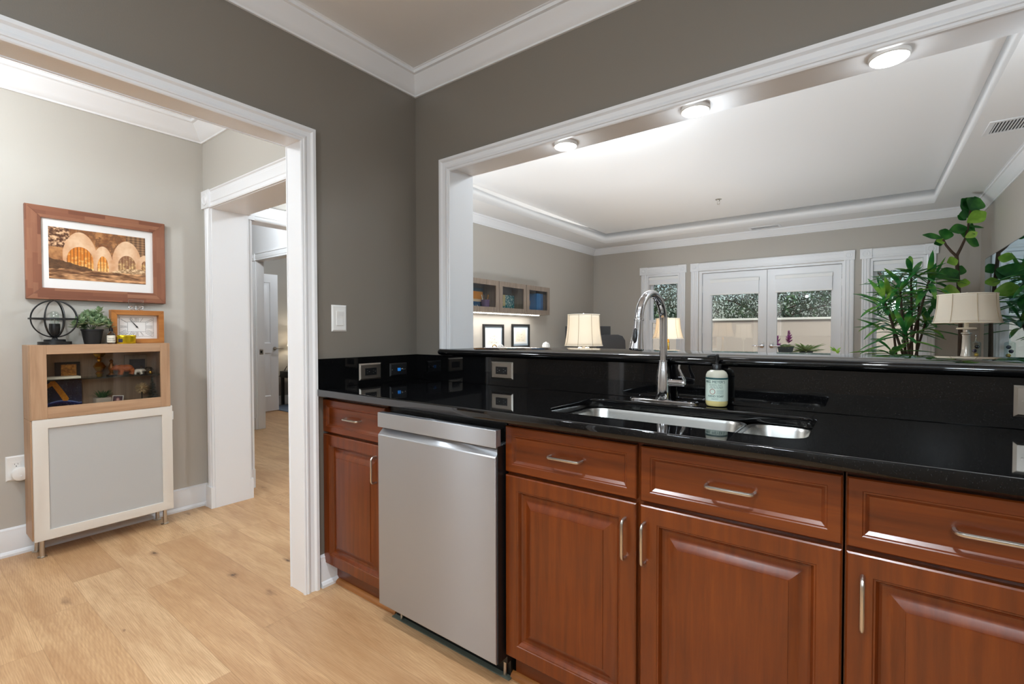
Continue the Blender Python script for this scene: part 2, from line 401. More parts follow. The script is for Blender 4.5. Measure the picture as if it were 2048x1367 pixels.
    def loft(self, loops, closed=True, cap0=True, cap1=True, mi=0):
        R = [[self.b.verts.new(p) for p in l] for l in loops]; n = len(R[0])
        for a, bb in zip(R, R[1:]):
            for i in range(n if closed else n - 1):
                j = (i + 1) % n
                self.b.faces.new([a[i], a[j], bb[j], bb[i]]).material_index = mi
        if cap0: self.b.faces.new(R[0][::-1]).material_index = mi
        if cap1: self.b.faces.new(R[-1]).material_index = mi
        return self
    def prism(self, poly, v):
        v = Vector(v); a = [Vector(p) for p in poly]
        return self.loft([a, [p + v for p in a]])
    def sweep(self, path, prof, n, closed=False, mi=0):
        """mitred sweep: profile (u sideways from the path, v along n)"""
        P = [Vector(p) for p in path]; n = Vector(n).normalized(); k = len(P); loops = []
        for i in range(k):
            d0 = (P[i] - P[i - 1]).normalized() if (i > 0 or closed) else None
            d1 = (P[(i + 1) % k] - P[i]).normalized() if (i < k - 1 or closed) else None
            s0 = n.cross(d0) if d0 else None; s1 = n.cross(d1) if d1 else None
            if s0 is None: mvec = s1
            elif s1 is None: mvec = s0
            else:
                mvec = s0 + s1; mvec = mvec / max(mvec.dot(s0), 1e-4)
            loops.append([P[i] + mvec * u + n * v for u, v in prof])
        if closed: loops.append(loops[0])
        return self.loft(loops, True, not closed, not closed, mi)
    def face(self, pts, mi=0):
        f = self.b.faces.new([self.b.verts.new(p) for p in pts]); f.material_index = mi; return self
    def build(self, name, mats, parent=None, world=True, smooth=35, bevel=0.0, seg=2, weld=False):
        if weld: bmesh.ops.remove_doubles(self.b, verts=self.b.verts, dist=1e-5)
        bmesh.ops.recalc_face_normals(self.b, faces=self.b.faces)
        me = bpy.data.meshes.new(name); self.b.to_mesh(me); self.b.free()
        return link(name, me, mats, parent, world, smooth, bevel, seg)
def plate_mesh(outer, holes, thick, bevel=0.0, name='plate'):
    """flat plate in xy, z from 0 to thick, with holes"""
    c = bpy.data.curves.new(name, 'CURVE'); c.dimensions = '2D'; c.fill_mode = 'BOTH'; c.extrude = thick / 2 - bevel
    c.bevel_depth = bevel; c.bevel_resolution = 2; c.offset = -bevel
    for loop in [outer] + list(holes):
        s = c.splines.new('POLY'); s.points.add(len(loop) - 1); s.use_cyclic_u = True
        for p, q in zip(s.points, loop): p.co = (q[0], q[1], 0, 1)
    o = bpy.data.objects.new(name, c); COL.objects.link(o)
    bpy.context.view_layer.update()
    me = bpy.data.meshes.new_from_object(o); bpy.data.objects.remove(o); bpy.data.curves.remove(c)
    me.materials.clear()
    me.transform(Matrix.Translation((0, 0, thick / 2)))
    bm = bmesh.new(); bm.from_mesh(me); bmesh.ops.remove_doubles(bm, verts=bm.verts, dist=1e-5); bmesh.ops.recalc_face_normals(bm, faces=bm.faces); bm.to_mesh(me); bm.free()
    return me
def rect(x0, y0, x1, y1): return [(x0, y0), (x1, y0), (x1, y1), (x0, y1)]
def rrect(x0, y0, x1, y1, r, n=6):
    pts = []
    for cx, cy_, a in ((x1 - r, y0 + r, -90), (x1 - r, y1 - r, 0), (x0 + r, y1 - r, 90), (x0 + r, y0 + r, 180)):
        for i in range(n + 1):
            t = math.radians(a + 90 * i / n); pts.append((cx + r * math.cos(t), cy_ + r * math.sin(t)))
    return pts
# plate coordinates -> world: XZ wall (normal y) or YZ wall (normal x)
def wall_y(name, outer, holes, y0, y1, m):      # polygon in (x, z)
    me = plate_mesh(outer, holes, y1 - y0); me.transform(Matrix(((1, 0, 0, 0), (0, 0, -1, y1), (0, 1, 0, 0), (0, 0, 0, 1))))
    return tag(link(name, me, m, smooth=0), kind='structure')
def wall_x(name, outer, holes, x0, x1, m):      # polygon in (y, z)
    me = plate_mesh(outer, holes, x1 - x0); me.transform(Matrix(((0, 0, 1, x0), (1, 0, 0, 0), (0, 1, 0, 0), (0, 0, 0, 1))))
    return tag(link(name, me, m, smooth=0), kind='structure')
def struct(name, mb, m, parent=None, **kw):
    o = mb.build(name, m, parent, **kw)
    if parent is None: tag(o, kind='structure')
    return o
def text(name, s, size, m, mtx, parent=None, extrude=.0004, bend=None, align='CENTER', world=False, sx=1.0, spacing=1.0):
    c = bpy.data.curves.new(name, 'FONT'); c.body = s; c.size = size; c.extrude = extrude; c.align_x = align; c.align_y = 'CENTER'; c.space_character = spacing
    c.resolution_u = 3
    o = bpy.data.objects.new(name, c); COL.objects.link(o); bpy.context.view_layer.update()
    me = bpy.data.meshes.new_from_object(o); bpy.data.objects.remove(o); bpy.data.curves.remove(c); me.materials.clear()
    if sx != 1.0: me.transform(Matrix.Diagonal((sx, 1, 1, 1)))
    if bend:
        for v in me.vertices:
            a = v.co.x / bend; r = bend + v.co.z; v.co = Vector((r * math.sin(a), v.co.y, r * math.cos(a) - bend))
    me.transform(mtx)
    return link(name, me, m, parent, world, 0)
def join_mesh(objs, name):
    """merge freshly made text meshes into one part"""
    bm = bmesh.new()
    for o in objs: bm.from_mesh(o.data)
    me = bpy.data.meshes.new(name); bm.to_mesh(me); bm.free()
    par = objs[0].parent; m = objs[0].data.materials[0]
    for o in objs: bpy.data.objects.remove(o)
    return link(name, me, m, par, False, 0)
def picture(name, w_, h_, nx, ny, fn, mtx, parent=None, world=False, m='print', t=.0006):
    """printed sheet: front grid with painted colours; fn(u, v) -> sRGB 0..255, u right, v up"""
    bm = bmesh.new(); cl = bm.loops.layers.float_color.new('Col')
    V = [[bm.verts.new(mtx @ Vector((w_ * (i / nx - .5), h_ * (j / ny - .5), t))) for i in range(nx + 1)] for j in range(ny + 1)]
    for j in range(ny):
        for i in range(nx):
            f = bm.faces.new([V[j][i], V[j][i + 1], V[j + 1][i + 1], V[j + 1][i]]); c = lin(fn((i + .5) / nx, (j + .5) / ny))
            for l in f.loops: l[cl] = c
    Bk = [bm.verts.new(mtx @ Vector((w_ * a, h_ * b_, 0))) for a, b_ in ((-.5, -.5), (.5, -.5), (.5, .5), (-.5, .5))]
    bm.faces.new(Bk[::-1])
    for f in bm.faces:
        if len(f.verts) == 4 and f.verts[0] in Bk:
            for l in f.loops: l[cl] = lin((200, 195, 185))
    me = bpy.data.meshes.new(name); bm.to_mesh(me); bm.free()
    return link(name, me, m, parent, world, 0)
# matrices that stand a local xy sheet upright: facing +x, facing -y, ...
def stand(loc, face):
    loc = Vector(loc)
    cols = {'+x': ((0, 1, 0), (0, 0, 1), (1, 0, 0)), '-y': ((1, 0, 0), (0, 0, 1), (0, -1, 0)), '+y': ((-1, 0, 0), (0, 0, 1), (0, 1, 0)), '-x': ((0, -1, 0), (0, 0, 1), (-1, 0, 0))}[face]
    mm = Matrix([list(c) for c in cols]).transposed().to_4x4()
    return Matrix.Translation(loc) @ mm
def copy_tree(o, parent=None):
    c = o.copy(); COL.objects.link(c); c.parent = parent
    for ch in list(o.children): copy_tree(ch, c)
    return c

# ================================================================== SETTING
CZ = 2.55
struct('floor', MB().box(-6.2, -3.5, -.05, 3.12, 5.6, 0), 'floor', smooth=0)
# kitchen left wall with wide cased opening
KO = (-2.75, -.656, 2.026)
wall_x('wall_left', [(-3.4, 0), (KO[0], 0), (KO[0], KO[2]), (KO[1], KO[2]), (KO[1], 0), (.16, 0), (.16, CZ + .02), (-3.4, CZ + .02)], [], -.104, 0, 'kitchen_paint')
wall_y('wall_back', rect(0, 0, 3.0, CZ + .02), [rect(.25, 1.048, 2.78, 2.038)], 0, .16, 'kitchen_paint')
wall_y('wall_rear', rect(-1.72, 0, 3.12, CZ + .02), [], -3.5, -3.4, 'kitchen_paint')
wall_x('wall_right', rect(-3.4, 0, .16, CZ + .02), [], 3.0, 3.12, 'kitchen_paint')
wall_x('wall_living_right', rect(.16, 0, 5.6, CZ + .02), [], 3.0, 3.12, 'living_paint')
wall_x('wall_dining', rect(-3.4, 0, -.24, CZ + .02), [], -1.72, -1.6, 'dining_paint')
struct('wall_dining_inner', MB().prism([(-.106, -3.4, KO[2]), (-.106, KO[1], KO[2]), (-.106, KO[1], 0), (-.106, -.46, 0), (-.106, -.46, CZ), (-.106, -3.4, CZ)], (.0018, 0, 0)), 'dining_paint', smooth=0)
wall_y('wall_foyer', [(-1.6, 0), (-1.47, 0), (-1.47, 2.0), (-.25, 2.0), (-.25, 0), (-.104, 0), (-.104, CZ + .02), (-1.6, CZ + .02)], [], -.46, -.24, 'dining_paint')
W0 = (-.105, .9, 2.02)
wall_x('wall_living_left', [(-.24, 0), (W0[0], 0), (W0[0], W0[2]), (W0[1], W0[2]), (W0[1], 0), (5.6, 0), (5.6, CZ + .02), (-.24, CZ + .02)], [], -1.83, -1.708, 'living_paint')
FY = 5.475
WIN1 = (-.785, -.262, .45, 2.06); WIN2 = (2.027, 2.552, .45, 2.06); DOOR = (.02, 1.782, 0, 2.045)
wall_y('wall_far', [(-1.83, 0), (DOOR[0], 0), (DOOR[0], DOOR[3]), (DOOR[1], DOOR[3]), (DOOR[1], 0), (3.12, 0), (3.12, CZ + .2), (-1.83, CZ + .2)],
       [rect(WIN1[0], WIN1[2], WIN1[1], WIN1[3]), rect(WIN2[0], WIN2[2], WIN2[1], WIN2[3])], FY, FY + .16, 'living_paint')
# hall and room beyond
D2 = (-3.885, -3.05, 2.04)
wall_y('wall_hall', [(-6.1, 0), (D2[0], 0), (D2[0], D2[2]), (D2[1], D2[2]), (D2[1], 0), (-1.83, 0), (-1.83, CZ + .02), (-6.1, CZ + .02)], [], .95, 1.03, 'white')
wall_y('wall_hall_near', rect(-6.1, 0, -1.72, CZ + .02), [], -.75, -.63, 'dining_paint')
wall_x('wall_bedroom', rect(-.75, 0, 4.0, CZ + .02), [], -5.75, -5.63, 'bedroom_paint')
wall_y('wall_bedroom_far', rect(-5.75, 0, -1.83, CZ + .02), [], 3.9, 4.0, 'bedroom_paint')
struct('wall_left_end', MB().box(-.106, -.24, 0, -.104, .16, CZ), 'living_paint', smooth=0)
# ceilings
struct('ceiling', MB().box(-1.72, -3.5, CZ, 3.12, .08, CZ + .12), 'kitchen_ceiling', smooth=0)
struct('ceiling_hall', MB().box(-6.2, -.8, CZ, -1.83, 4.05, CZ + .12), 'ceiling', smooth=0)
TR = (-1.275, .95, 2.572, 5.035)
me = plate_mesh(rect(-1.83, .08, 3.12, 5.64), [rect(*TR)], .15); me.transform(Matrix.Translation((0, 0, CZ)))
tag(link('ceiling_living', me, 'ceiling', smooth=0), kind='structure')
struct('ceiling_tray', MB().box(-1.9, .0, CZ + .15, 3.2, 5.7, CZ + .3), 'ceiling', smooth=0)
struct('ceiling_foyer', MB().box(-1.83, -.24, CZ, -.1, .08, CZ + .12), 'ceiling', smooth=0)

# ---- crown mouldings (u = out from the wall, v = down from the ceiling)
CROWN = [(0, .096), (.010, .096), (.012, .088), (.020, .082), (.030, .066), (.052, .040), (.066, .026), (.070, .020), (.082, .017), (.084, .004), (.092, .002), (.092, 0), (0, 0)]
def crown(name, path, closed=False):
    return struct(name, MB().sweep([(x, y, CZ) for x, y in path], CROWN, (0, 0, -1), closed), 'white', smooth=25)
crown('trim_crown_kitchen', [(0, -3.4), (0, 0), (3.0, 0), (3.0, -3.4)])
DCROWN = [(u * 1.2, v * 1.2) for u, v in CROWN]
struct('trim_crown_dining', MB().sweep([(-1.6, -3.4, CZ), (-1.6, -.46, CZ), (-.106, -.46, CZ), (-.106, -3.4, CZ)], DCROWN, (0, 0, -1)), 'white', smooth=25)
crown('trim_crown_living', [(-1.708, .16), (-1.708, FY), (3.0, FY), (3.0, .16)])
# ---- baseboards (u out, v up)
BASE = [(0, 0), (.028, 0), (.028, .012), (.022, .022), (.016, .026), (.016, .118), (.012, .128), (.012, .136), (.006, .142), (0, .145)]
def base(name, path, m='white'):
    return struct(name, MB().sweep([(x, y, 0) for x, y in path], BASE, (0, 0, 1)), m, smooth=25)
base('baseboard_dining', [(-1.542, -.46), (-1.6, -.46), (-1.6, -3.4)])
base('baseboard_left', [(0, -.515), (0, -.598)])
base('baseboard_bedroom', [(-5.63, 3.9), (-5.63, 1.05)])
base('baseboard_living', [(-.19, FY), (-1.708, FY), (-1.708, 1.0)])

# ---- cased openings (u outward from the opening edge, v out from the wall)
CAS = [(0, 0), (0, .012), (.004, .015), (.012, .015), (.014, .019), (.020, .019), (.030, .013), (.046, .016), (.050, .021), (.053, .025), (.066, .025), (.066, 0)]
struct('trim_opening_left', MB().sweep([(0, KO[0] + .02, 0), (0, KO[0] + .02, 2.006), (0, -.675, 2.006), (0, -.675, 0)], CAS, (1, 0, 0)), 'white', smooth=25)
def lining(name, mb, m='white'): return struct(name, mb, m, bevel=.0015)
g = MB(); poly = [(KO[1], 0), (KO[1] - .016, 0), (KO[1] - .016, KO[2] - .016), (KO[0] + .016, KO[2] - .016), (KO[0] + .016, 0), (KO[0], 0), (KO[0], KO[2]), (KO[1], KO[2])]
g.prism([(-.108, y, z) for y, z in poly], (.108, 0, 0)); lining('trim_jamb_left', g)
struct('trim_opening_dining_side', MB().sweep([(-.106, -.675, 0), (-.106, -.675, 2.006), (-.106, KO[0] + .02, 2.006), (-.106, KO[0] + .02, 0)], [(u, v * .5) for u, v in CAS], (-1, 0, 0)), 'white', smooth=25)
# pass-through above the counter
PT = (.25, 2.78, 1.082, 2.036)
struct('trim_pass_through', MB().sweep([(PT[0] + .019, 0, PT[2]), (PT[0] + .019, 0, PT[3] - .034), (PT[1] - .019, 0, PT[3] - .034), (PT[1] - .019, 0, PT[2])], CAS, (0, -1, 0)), 'white', smooth=25)
poly = [(PT[0] - .004, 1.05), (PT[0] + .012, 1.05), (PT[0] + .012, PT[3] - .012), (PT[1] - .012, PT[3] - .012), (PT[1] - .012, 1.05), (PT[1] + .004, 1.05), (PT[1] + .004, PT[3] + .004), (PT[0] - .004, PT[3] + .004)]
lining('trim_pass_through_lining', MB().prism([(x, 0, z) for x, z in poly], (0, .178, 0)))

# ---- traditional casing with fluted legs, plain header, rosette blocks and plinths
FLUTE = [(0, 0), (0, .014), (.010, .017), (.016, .012), (.026, .012), (.030, .017), (.036, .017), (.040, .012), (.050, .012), (.056, .017), (.064, .017), (.070, .014), (.07, 0)]
def rosette(mb, c, s, ax):
    """square block with turned rings; ax = outward normal"""
    c = Vector(c); ax = Vector(ax); side = Vector((0, 0, 1)).cross(ax)
    q = [c + side * a * s / 2 + Vector((0, 0, 1)) * b_ * s / 2 for a, b_ in ((-1, -1), (1, -1), (1, 1), (-1, 1))]
    mb.loft([q, [p + ax * .026 for p in q]])
    mb.lathe([(s * .36, .024), (s * .36, .030), (s * .28, .031), (s * .25, .027), (s * .17, .027), (s * .14, .033), (0, .034)], c, 24, ax, cap=False)
def fancy_casing(name, a0, a1, z0, z1, origin, along, nrm, wd=.078, hh=.118, plinth=.14, legs=(True, True)):
    """a0..a1 clear opening along 'along', top z1; one mesh of legs, header, blocks"""
    o = Vector(origin); al = Vector(along); n = Vector(nrm); mb = MB()
    def P(a, z, v): return o + al * a + Vector((0, 0, z)) + n * v
    k = wd / .07
    for a, sgn, on in ((a0, -1, legs[0]), (a1, 1, legs[1])):
        if not on: continue
        pr = [(u * k, v) for u, v in FLUTE]
        mb.loft([[P(a + sgn * u, z, v) for u, v in pr] for z in (z0 + (plinth or 0), z1)])
        if plinth:
            x0_, x1_ = a - sgn * .004, a + sgn * (wd + .006)
            q = [P(x0_, z0, 0), P(x1_, z0, 0), P(x1_, z0, .026), P(x0_, z0, .026)]
            mb.loft([q, [p + Vector((0, 0, plinth)) for p in q]])
        mb2c = P(a + sgn * wd / 2, z1 + hh / 2, 0)
        rosette(mb, mb2c, max(hh, wd) * 1.0 if hh < .1 else wd + .008, n) if hh < .1 else rosette(mb, mb2c, hh, n)
    H = [(0, .0), (0, .014), (.008, .017), (.016, .012), (.030, .012), (.034, .016), (.084, .016), (.088, .012), (.102, .012), (.108, .02), (.114, .02), (.116, 0)]
    hk = hh / .116
    mb.loft([[P(a, z1 + u * hk, v) for u, v in H] for a in (a0 - wd * .2, a1 + wd * .2)])
    return struct(name, mb, 'white', smooth=25)
fancy_casing('trim_foyer_opening', -1.47, -.25, 0, 1.99, (0, -.46, 0), (1, 0, 0), (0, -1, 0), wd=.072, hh=.115)
fancy_casing('trim_foyer_opening_back', -1.47, -.25, 0, 1.99, (0, -.24, 0), (1, 0, 0), (0, 1, 0), wd=.072, hh=.115)
poly = [(-1.476, 0), (-1.462, 0), (-1.462, 1.986), (-.258, 1.986), (-.258, 0), (-.244, 0), (-.244, 2.004), (-1.476, 2.004)]
lining('trim_foyer_jamb', MB().prism([(x, -.462, z) for x, z in poly], (0, .224, 0)))
fancy_casing('trim_hall_opening', W0[0], W0[1], 0, W0[2] - .01, (-1.708, 0, 0), (0, 1, 0), (1, 0, 0), wd=.075, hh=.118)
poly = [(W0[0] - .006, 0), (W0[0] + .010, 0), (W0[0] + .010, W0[2] - .012), (W0[1] - .01, W0[2] - .012), (W0[1] - .01, 0), (W0[1] + .006, 0), (W0[1] + .006, W0[2] + .004), (W0[0] - .006, W0[2] + .004)]
lining('trim_hall_jamb', MB().prism([(-1.835, y, z) for y, z in poly], (.129, 0, 0)))
fancy_casing('trim_bedroom_door', D2[0], D2[1], 0, D2[2] - .01, (0, .95, 0), (1, 0, 0), (0, -1, 0), wd=.075, hh=.085)
poly = [(D2[0] - .006, 0), (D2[0] + .014, 0), (D2[0] + .014, D2[2] - .014), (D2[1] - .014, D2[2] - .014), (D2[1] - .014, 0), (D2[1] + .006, 0), (D2[1] + .006, D2[2] + .004), (D2[0] - .006, D2[2] + .004)]
lining('trim_bedroom_jamb', MB().prism([(x, .946, z) for x, z in poly], (0, .088, 0)))
sp = thing('strike_plate', 'small dark metal strike plate on the white bedroom door jamb', 'strike plate', (-3.87, .985, .94))
MB().box(-3.8712, .97, .905, -3.8675, 1.012, .965).build('plate', 'nickel', sp, bevel=.001)
MB().box(-3.868, .98, .922, -3.8655, 1.0, .948).build('latch_hole', 'black_metal', sp)
# open two-panel door in the far room
def panel_door(root, w_, h_, t, loc_fn, m):
    pass
dr = tag(thing('door_1', None, None, (-5.05, 1.02, .012)), kind='structure')
def rect_rings(mb, w_, h_, rings, x0=0.0, z0=0.0, y0=0.0, mi=0, mtx=None, fill=True):
    """concentric rectangles: (inset, y) from the outside in, front towards -y"""
    prev = None
    for ins, y in rings:
        pts = [(x0 + ins, y0 + y, z0 + ins), (x0 + w_ - ins, y0 + y, z0 + ins), (x0 + w_ - ins, y0 + y, z0 + h_ - ins), (x0 + ins, y0 + y, z0 + h_ - ins)]
        v = [mb.b.verts.new(mtx @ Vector(p) if mtx else p) for p in pts]
        if prev:
            for i in range(4):
                j = (i + 1) % 4; mb.b.faces.new([prev[i], prev[j], v[j], v[i]]).material_index = mi
        prev = v
    if fill: mb.b.faces.new(prev).material_index = mi
    return prev
DW_, DH_ = .78, 2.015
slab_mtx = Matrix(((0, -1, 0, 0), (1, 0, 0, 0), (0, 0, 1, 0), (0, 0, 0, 1)))   # local x -> +y, local -y -> +x
g = MB(); me = plate_mesh(rect(0, 0, DW_, DH_), [rect(.11, 1.0, DW_ - .11, DH_ - .12), rect(.11, .22, DW_ - .11, .86)], .035)
me.transform(Matrix(((0, 0, 1, -.035), (1, 0, 0, 0), (0, 1, 0, 0), (0, 0, 0, 1))))
slab = link('door_slab', me, 'white', dr, False, 0)
for z0, z1 in ((1.0, DH_ - .12), (.22, .86)):
    g = MB(); rect_rings(g, DW_ - .22, z1 - z0, [(0, .0), (.012, .010), (.03, .010), (.055, .003)], .11, z0, 0, mtx=slab_mtx)
    g.build('door_panel', 'white', slab, False, 20)
lv = MB().cyl((0, DW_ - .055, .92), .026, .012, 24, (1, 0, 0)).cyl((.012, DW_ - .055, .92), .009, .045, 16, (1, 0, 0)).tube([(.055, DW_ - .055, .92), (.058, DW_ - .02, .925), (.056, DW_ + .045, .918)], .008, 10)
lv.build('lever_handle', 'nickel', dr, False)
# bedroom: rug, bedside lamp with cord
rug = tag(MB().box(-5.5, 1.8, 0, -4.7, 3.4, .012).build('rug', mat('blue grey rug', (92, 104, 122), .95), bevel=.004), 'blue grey rug seen past the open bedroom door', 'rug')

# ================================================================== FRENCH DOOR AND WINDOWS
fancy_casing('trim_french_door', DOOR[0] - .034 + .02, DOOR[1] - .014, 0, 2.062, (0, FY, 0), (1, 0, 0), (0, -1, 0), wd=.104, hh=.116, plinth=None)
poly = [(DOOR[0] - .004, 0), (DOOR[0] + .036, 0), (DOOR[0] + .036, 2.028), (DOOR[1] - .034, 2.028), (DOOR[1] - .034, 0), (DOOR[1] + .004, 0), (DOOR[1] + .004, 2.055), (DOOR[0] - .004, 2.055)]
lining('trim_french_door_frame', MB().prism([(x, FY - .004, z) for x, z in poly], (0, .165, 0)))
def blind(parent, x0, x1, zt, zb, y, slats):
    mb = MB().box(x0, y - .03, zt - .045, x1, y, zt)
    bl = mb.build('blind', 'white_plastic', parent, bevel=.003)
    s = MB(); n = slats; MB().box(x0 + .006, y - .026, zb + .02, x1 - .006, y - .006, zt - .04).build('slat_stack', 'white', bl)
    for i in range(n):
        z = zt - .05 - (zt - .05 - zb - .02) * i / max(n - 1, 1)
        s.box(x0 + .004, y - .028, z - .004, x1 - .004, y - .004, z)
    s.build('slats', M['white'], bl)
    MB().box(x0 + .002, y - .03, zb, x1 - .002, y - .002, zb + .022).build('bottom_rail', 'white_plastic', bl, bevel=.002)
    return bl
DY = FY + .035
for k, (x0, x1) in enumerate(((.060, .904), (.908, 1.744))):
    d = tag(thing('door_%d' % (k + 2), None, None, (x0, DY, 0)), kind='structure')
    gx0, gx1 = (x0 + .128, x1 - .108) if k == 0 else (x0 + .118, x1 - .108)
    me = plate_mesh(rect(x0, .008, x1, 2.022), [rect(gx0, .28, gx1, 1.90)], .044)
    me.transform(Matrix(((1, 0, 0, 0), (0, 0, -1, DY + .044), (0, 1, 0, 0), (0, 0, 0, 1))))
    fr = link('door_frame', me, 'white', d, True, 0, .003)
    MB().box(gx0, DY + .018, .28, gx1, DY + .026, 1.90).build('glass_pane', 'pane', d, smooth=0)
    blind(d, gx0 - .02, gx1 + .015, 1.925, 1.70, DY - .001, 7)
    hx = x1 - .055 if k == 0 else x0 + .055
    sg = -1 if k == 0 else 1
    MB().lathe([(.0, .0), (.024, 0), (.026, .006), (.02, .012), (0, .013)], (hx, DY, 1.02), 20, (0, -1, 0)).build('deadbolt', 'white_plastic', d)
    MB().lathe([(.0, .0), (.026, 0), (.028, .006), (.02, .012), (0, .013)], (hx, DY, .975), 20, (0, -1, 0)).tube([(hx, DY - .01, .975), (hx, DY - .045, .975), (hx + sg * .02, DY - .05, .975), (hx + sg * .115, DY - .048, .978)], .008, 10).build('lever_handle', 'chrome', d)
    for z in (.3, 1.15, 1.75):
        xx = x0 - .003 if k == 0 else x1 + .003
        MB().cyl((xx, DY - .004, z), .007, .09, 10).build('hinge', 'white_plastic', d)
for k, (W_, ) in enumerate(((WIN1,), (WIN2,))):
    x0, x1, z0, z1 = W_
    wd = tag(thing('window_%d' % (k + 1), None, None, (x0, FY, z0)), kind='structure')
    fancy_casing('trim_window_%s' % ('left' if k == 0 else 'right'), x0, x1, z0, z1, (0, FY, 0), (1, 0, 0), (0, -1, 0), wd=.08, hh=.118, plinth=None)
    me = plate_mesh(rect(x0, z0, x1, z1), [rect(x0 + .03, z0 + .03, x1 - .03, z1 - .03)], .15)
    me.transform(Matrix(((1, 0, 0, 0), (0, 0, -1, FY + .15), (0, 1, 0, 0), (0, 0, 0, 1)))); link('window_frame', me, 'white', wd, True, 0)
    mid = 1.335
    for (a, b_, yy, nm) in ((mid - .02, z1 - .03, FY + .10, 'upper_sash'), (z0 + .03, mid + .02, FY + .065, 'lower_sash')):
        me = plate_mesh(rect(x0 + .03, a, x1 - .03, b_), [rect(x0 + .075, a + .04, x1 - .075, b_ - .04)], .032)
        me.transform(Matrix(((1, 0, 0, 0), (0, 0, -1, yy + .032), (0, 1, 0, 0), (0, 0, 0, 1)))); s = link(nm, me, 'white', wd, True, 0, .002)
        MB().box(x0 + .075, yy + .013, a + .04, x1 - .075, yy + .019, b_ - .04).build('pane', 'pane', s, smooth=0)
    MB().box(x0 - .06, FY - .05, z0 - .03, x1 + .06, FY + .05, z0).build('window_sill', 'white', wd, bevel=.004)
    blind(wd, x0 + .032, x1 - .032, z1 - .035, z1 - .155, FY + .05, 4)

# ================================================================== KITCHEN RUN
CT0, CT1 = .881, .914
SK = (1.158, -.492, 1.890, -.138)      # sink cut-out
me = plate_mesh(rect(.0, -.613, 2.96, 0), [rrect(SK[0], SK[1], SK[2], SK[3], .055)], CT1 - CT0, .004)
me.transform(Matrix.Translation((0, 0, CT0)))
tag(link('countertop', me, 'granite', smooth=0), 'black polished granite worktop running under the pass-through with the sink cut in it', 'countertop')
tag(MB().box(.0205, -.02, CT1 + .0005, 2.96, -.0005, 1.049).build('backsplash', 'granite', bevel=.001), 'long black granite upstand behind the sink, below the raised bar', 'backsplash')
tag(MB().box(.0005, -.606, CT1 + .0005, .02, -.0005, 1.049).build('backsplash', 'granite', bevel=.001), 'short black granite upstand on the left wall beside the white cased opening', 'backsplash')
# raised bar top with a rounded nose
nose = [(-.022, 1.0505), (-.038, 1.053), (-.044, 1.060), (-.046, 1.066), (-.044, 1.073), (-.038, 1.080), (-.028, 1.0825)]
loops = []
NX = [(.196, .35), (.200, .6), (.208, .85), (.220, 1.0), (.262, 1.0), (.2625, 1.0), (2.768, 1.0)]
g = MB()
for i, (x, s) in enumerate(NX):
    back = .495 if x > .2622 else -.0245 + .0
    zz = [(y, 1.0665 + (z - 1.0665) * s) for y, z in nose]
    yo = [(-.022 + (y + .022) * s, z) for y, z in zz]
    loops.append([(x, y, z) for y, z in yo] + [(x, back, 1.0665 + .016 * s), (x, back, 1.0665 - .016 * s)])
g.loft(loops)
tag(g.build('bar_top', 'granite', smooth=40), 'raised black granite bar ledge with a rounded nose in the pass-through', 'bar top')

# doors and drawer fronts
DOOR_RINGS = [(0, .02), (0, .003), (.003, 0), (.045, 0), (.047, .002), (.050, .0025), (.056, .013), (.061, .016), (.065, .016), (.070, .0150), (.080, .0105), (.090, .0060), (.098, .0036), (.0985, .0012), (.101, .0008)]
DRAW_RINGS = [(0, .02), (0, .003), (.003, 0), (.026, 0), (.028, .002), (.031, .0025), (.038, .009), (.041, .0095), (.044, .0095)]
CY = -.575
def front(name, x0, x1, z0, z1, rings, m, parent):
    g = MB(); rect_rings(g, x1 - x0, z1 - z0, rings, x0, z0, CY)
    g.face([(x0, CY + .02, z0), (x0, CY + .02, z1), (x1, CY + .02, z1), (x1, CY + .02, z0)])
    return g.build(name, m, parent, smooth=20, weld=True)
def pull(parent, c, length, vertical):
    c = Vector(c); d = Vector((0, 0, 1)) if vertical else Vector((1, 0, 0)); o = Vector((0, -1, 0)); h = length / 2
    pts = [c - d * h, c - d * h + o * .014]
    for a in (30, 60): pts.append(c - d * (h - .012 * (1 - math.cos(math.radians(a)))) + o * (.014 + .012 * math.sin(math.radians(a))))
    pts.append(c - d * (h - .012) + o * .026)
    pts += [p - 2 * d * (p - c).dot(d) for p in reversed(pts)]
    return MB().tube(pts, .0045, 10).build('handle', 'nickel', parent)
def carcass(root, x0, x1, closed=True):
    MB().box(x0 + .001, -.555, .10, x1 - .001, -.022, .8795 if closed else .69).build('carcass', 'cherry', root)
    MB().box(x0 + .001, -.515, .0005, x1 - .001, -.50, .10).build('toe_kick', 'cherry_h', root)
def drawer(root, x0, x1, z0, z1, hl=.105):
    d = front('drawer', x0, x1, z0, z1, DRAW_RINGS, 'cherry_h', root); pull(d, ((x0 + x1) / 2, CY + .0095, (z0 + z1) / 2), hl, False)
def cdoor(root, x0, x1, z0, z1, hx):
    d = front('door', x0, x1, z0, z1, DOOR_RINGS, 'cherry', root); pull(d, (hx, CY + .0005, z1 - .100), .108, True)
DZ0, DZ1, DR0, DR1 = .108, .705, .716, .864
c = thing('base_cabinet', 'narrow cherry wood cabinet between the white casing and the dishwasher', 'cabinet', (.0, -.555, 0))
carcass(c, .014, .448); drawer(c, .004, .446, DR0, DR1); cdoor(c, .004, .446, DZ0, DZ1, .392)
c = thing('sink_cabinet', 'wide cherry wood sink cabinet with two doors under the sink', 'cabinet', (1.06, -.555, 0))
carcass(c, 1.06, 1.968, False)
MB().box(1.061, -.555, .69, 1.967, -.535, .8795).build('rail', 'cherry', c)
drawer(c, 1.062, 1.508, DR0, DR1, .108); drawer(c, 1.520, 1.966, DR0, DR1, .108)
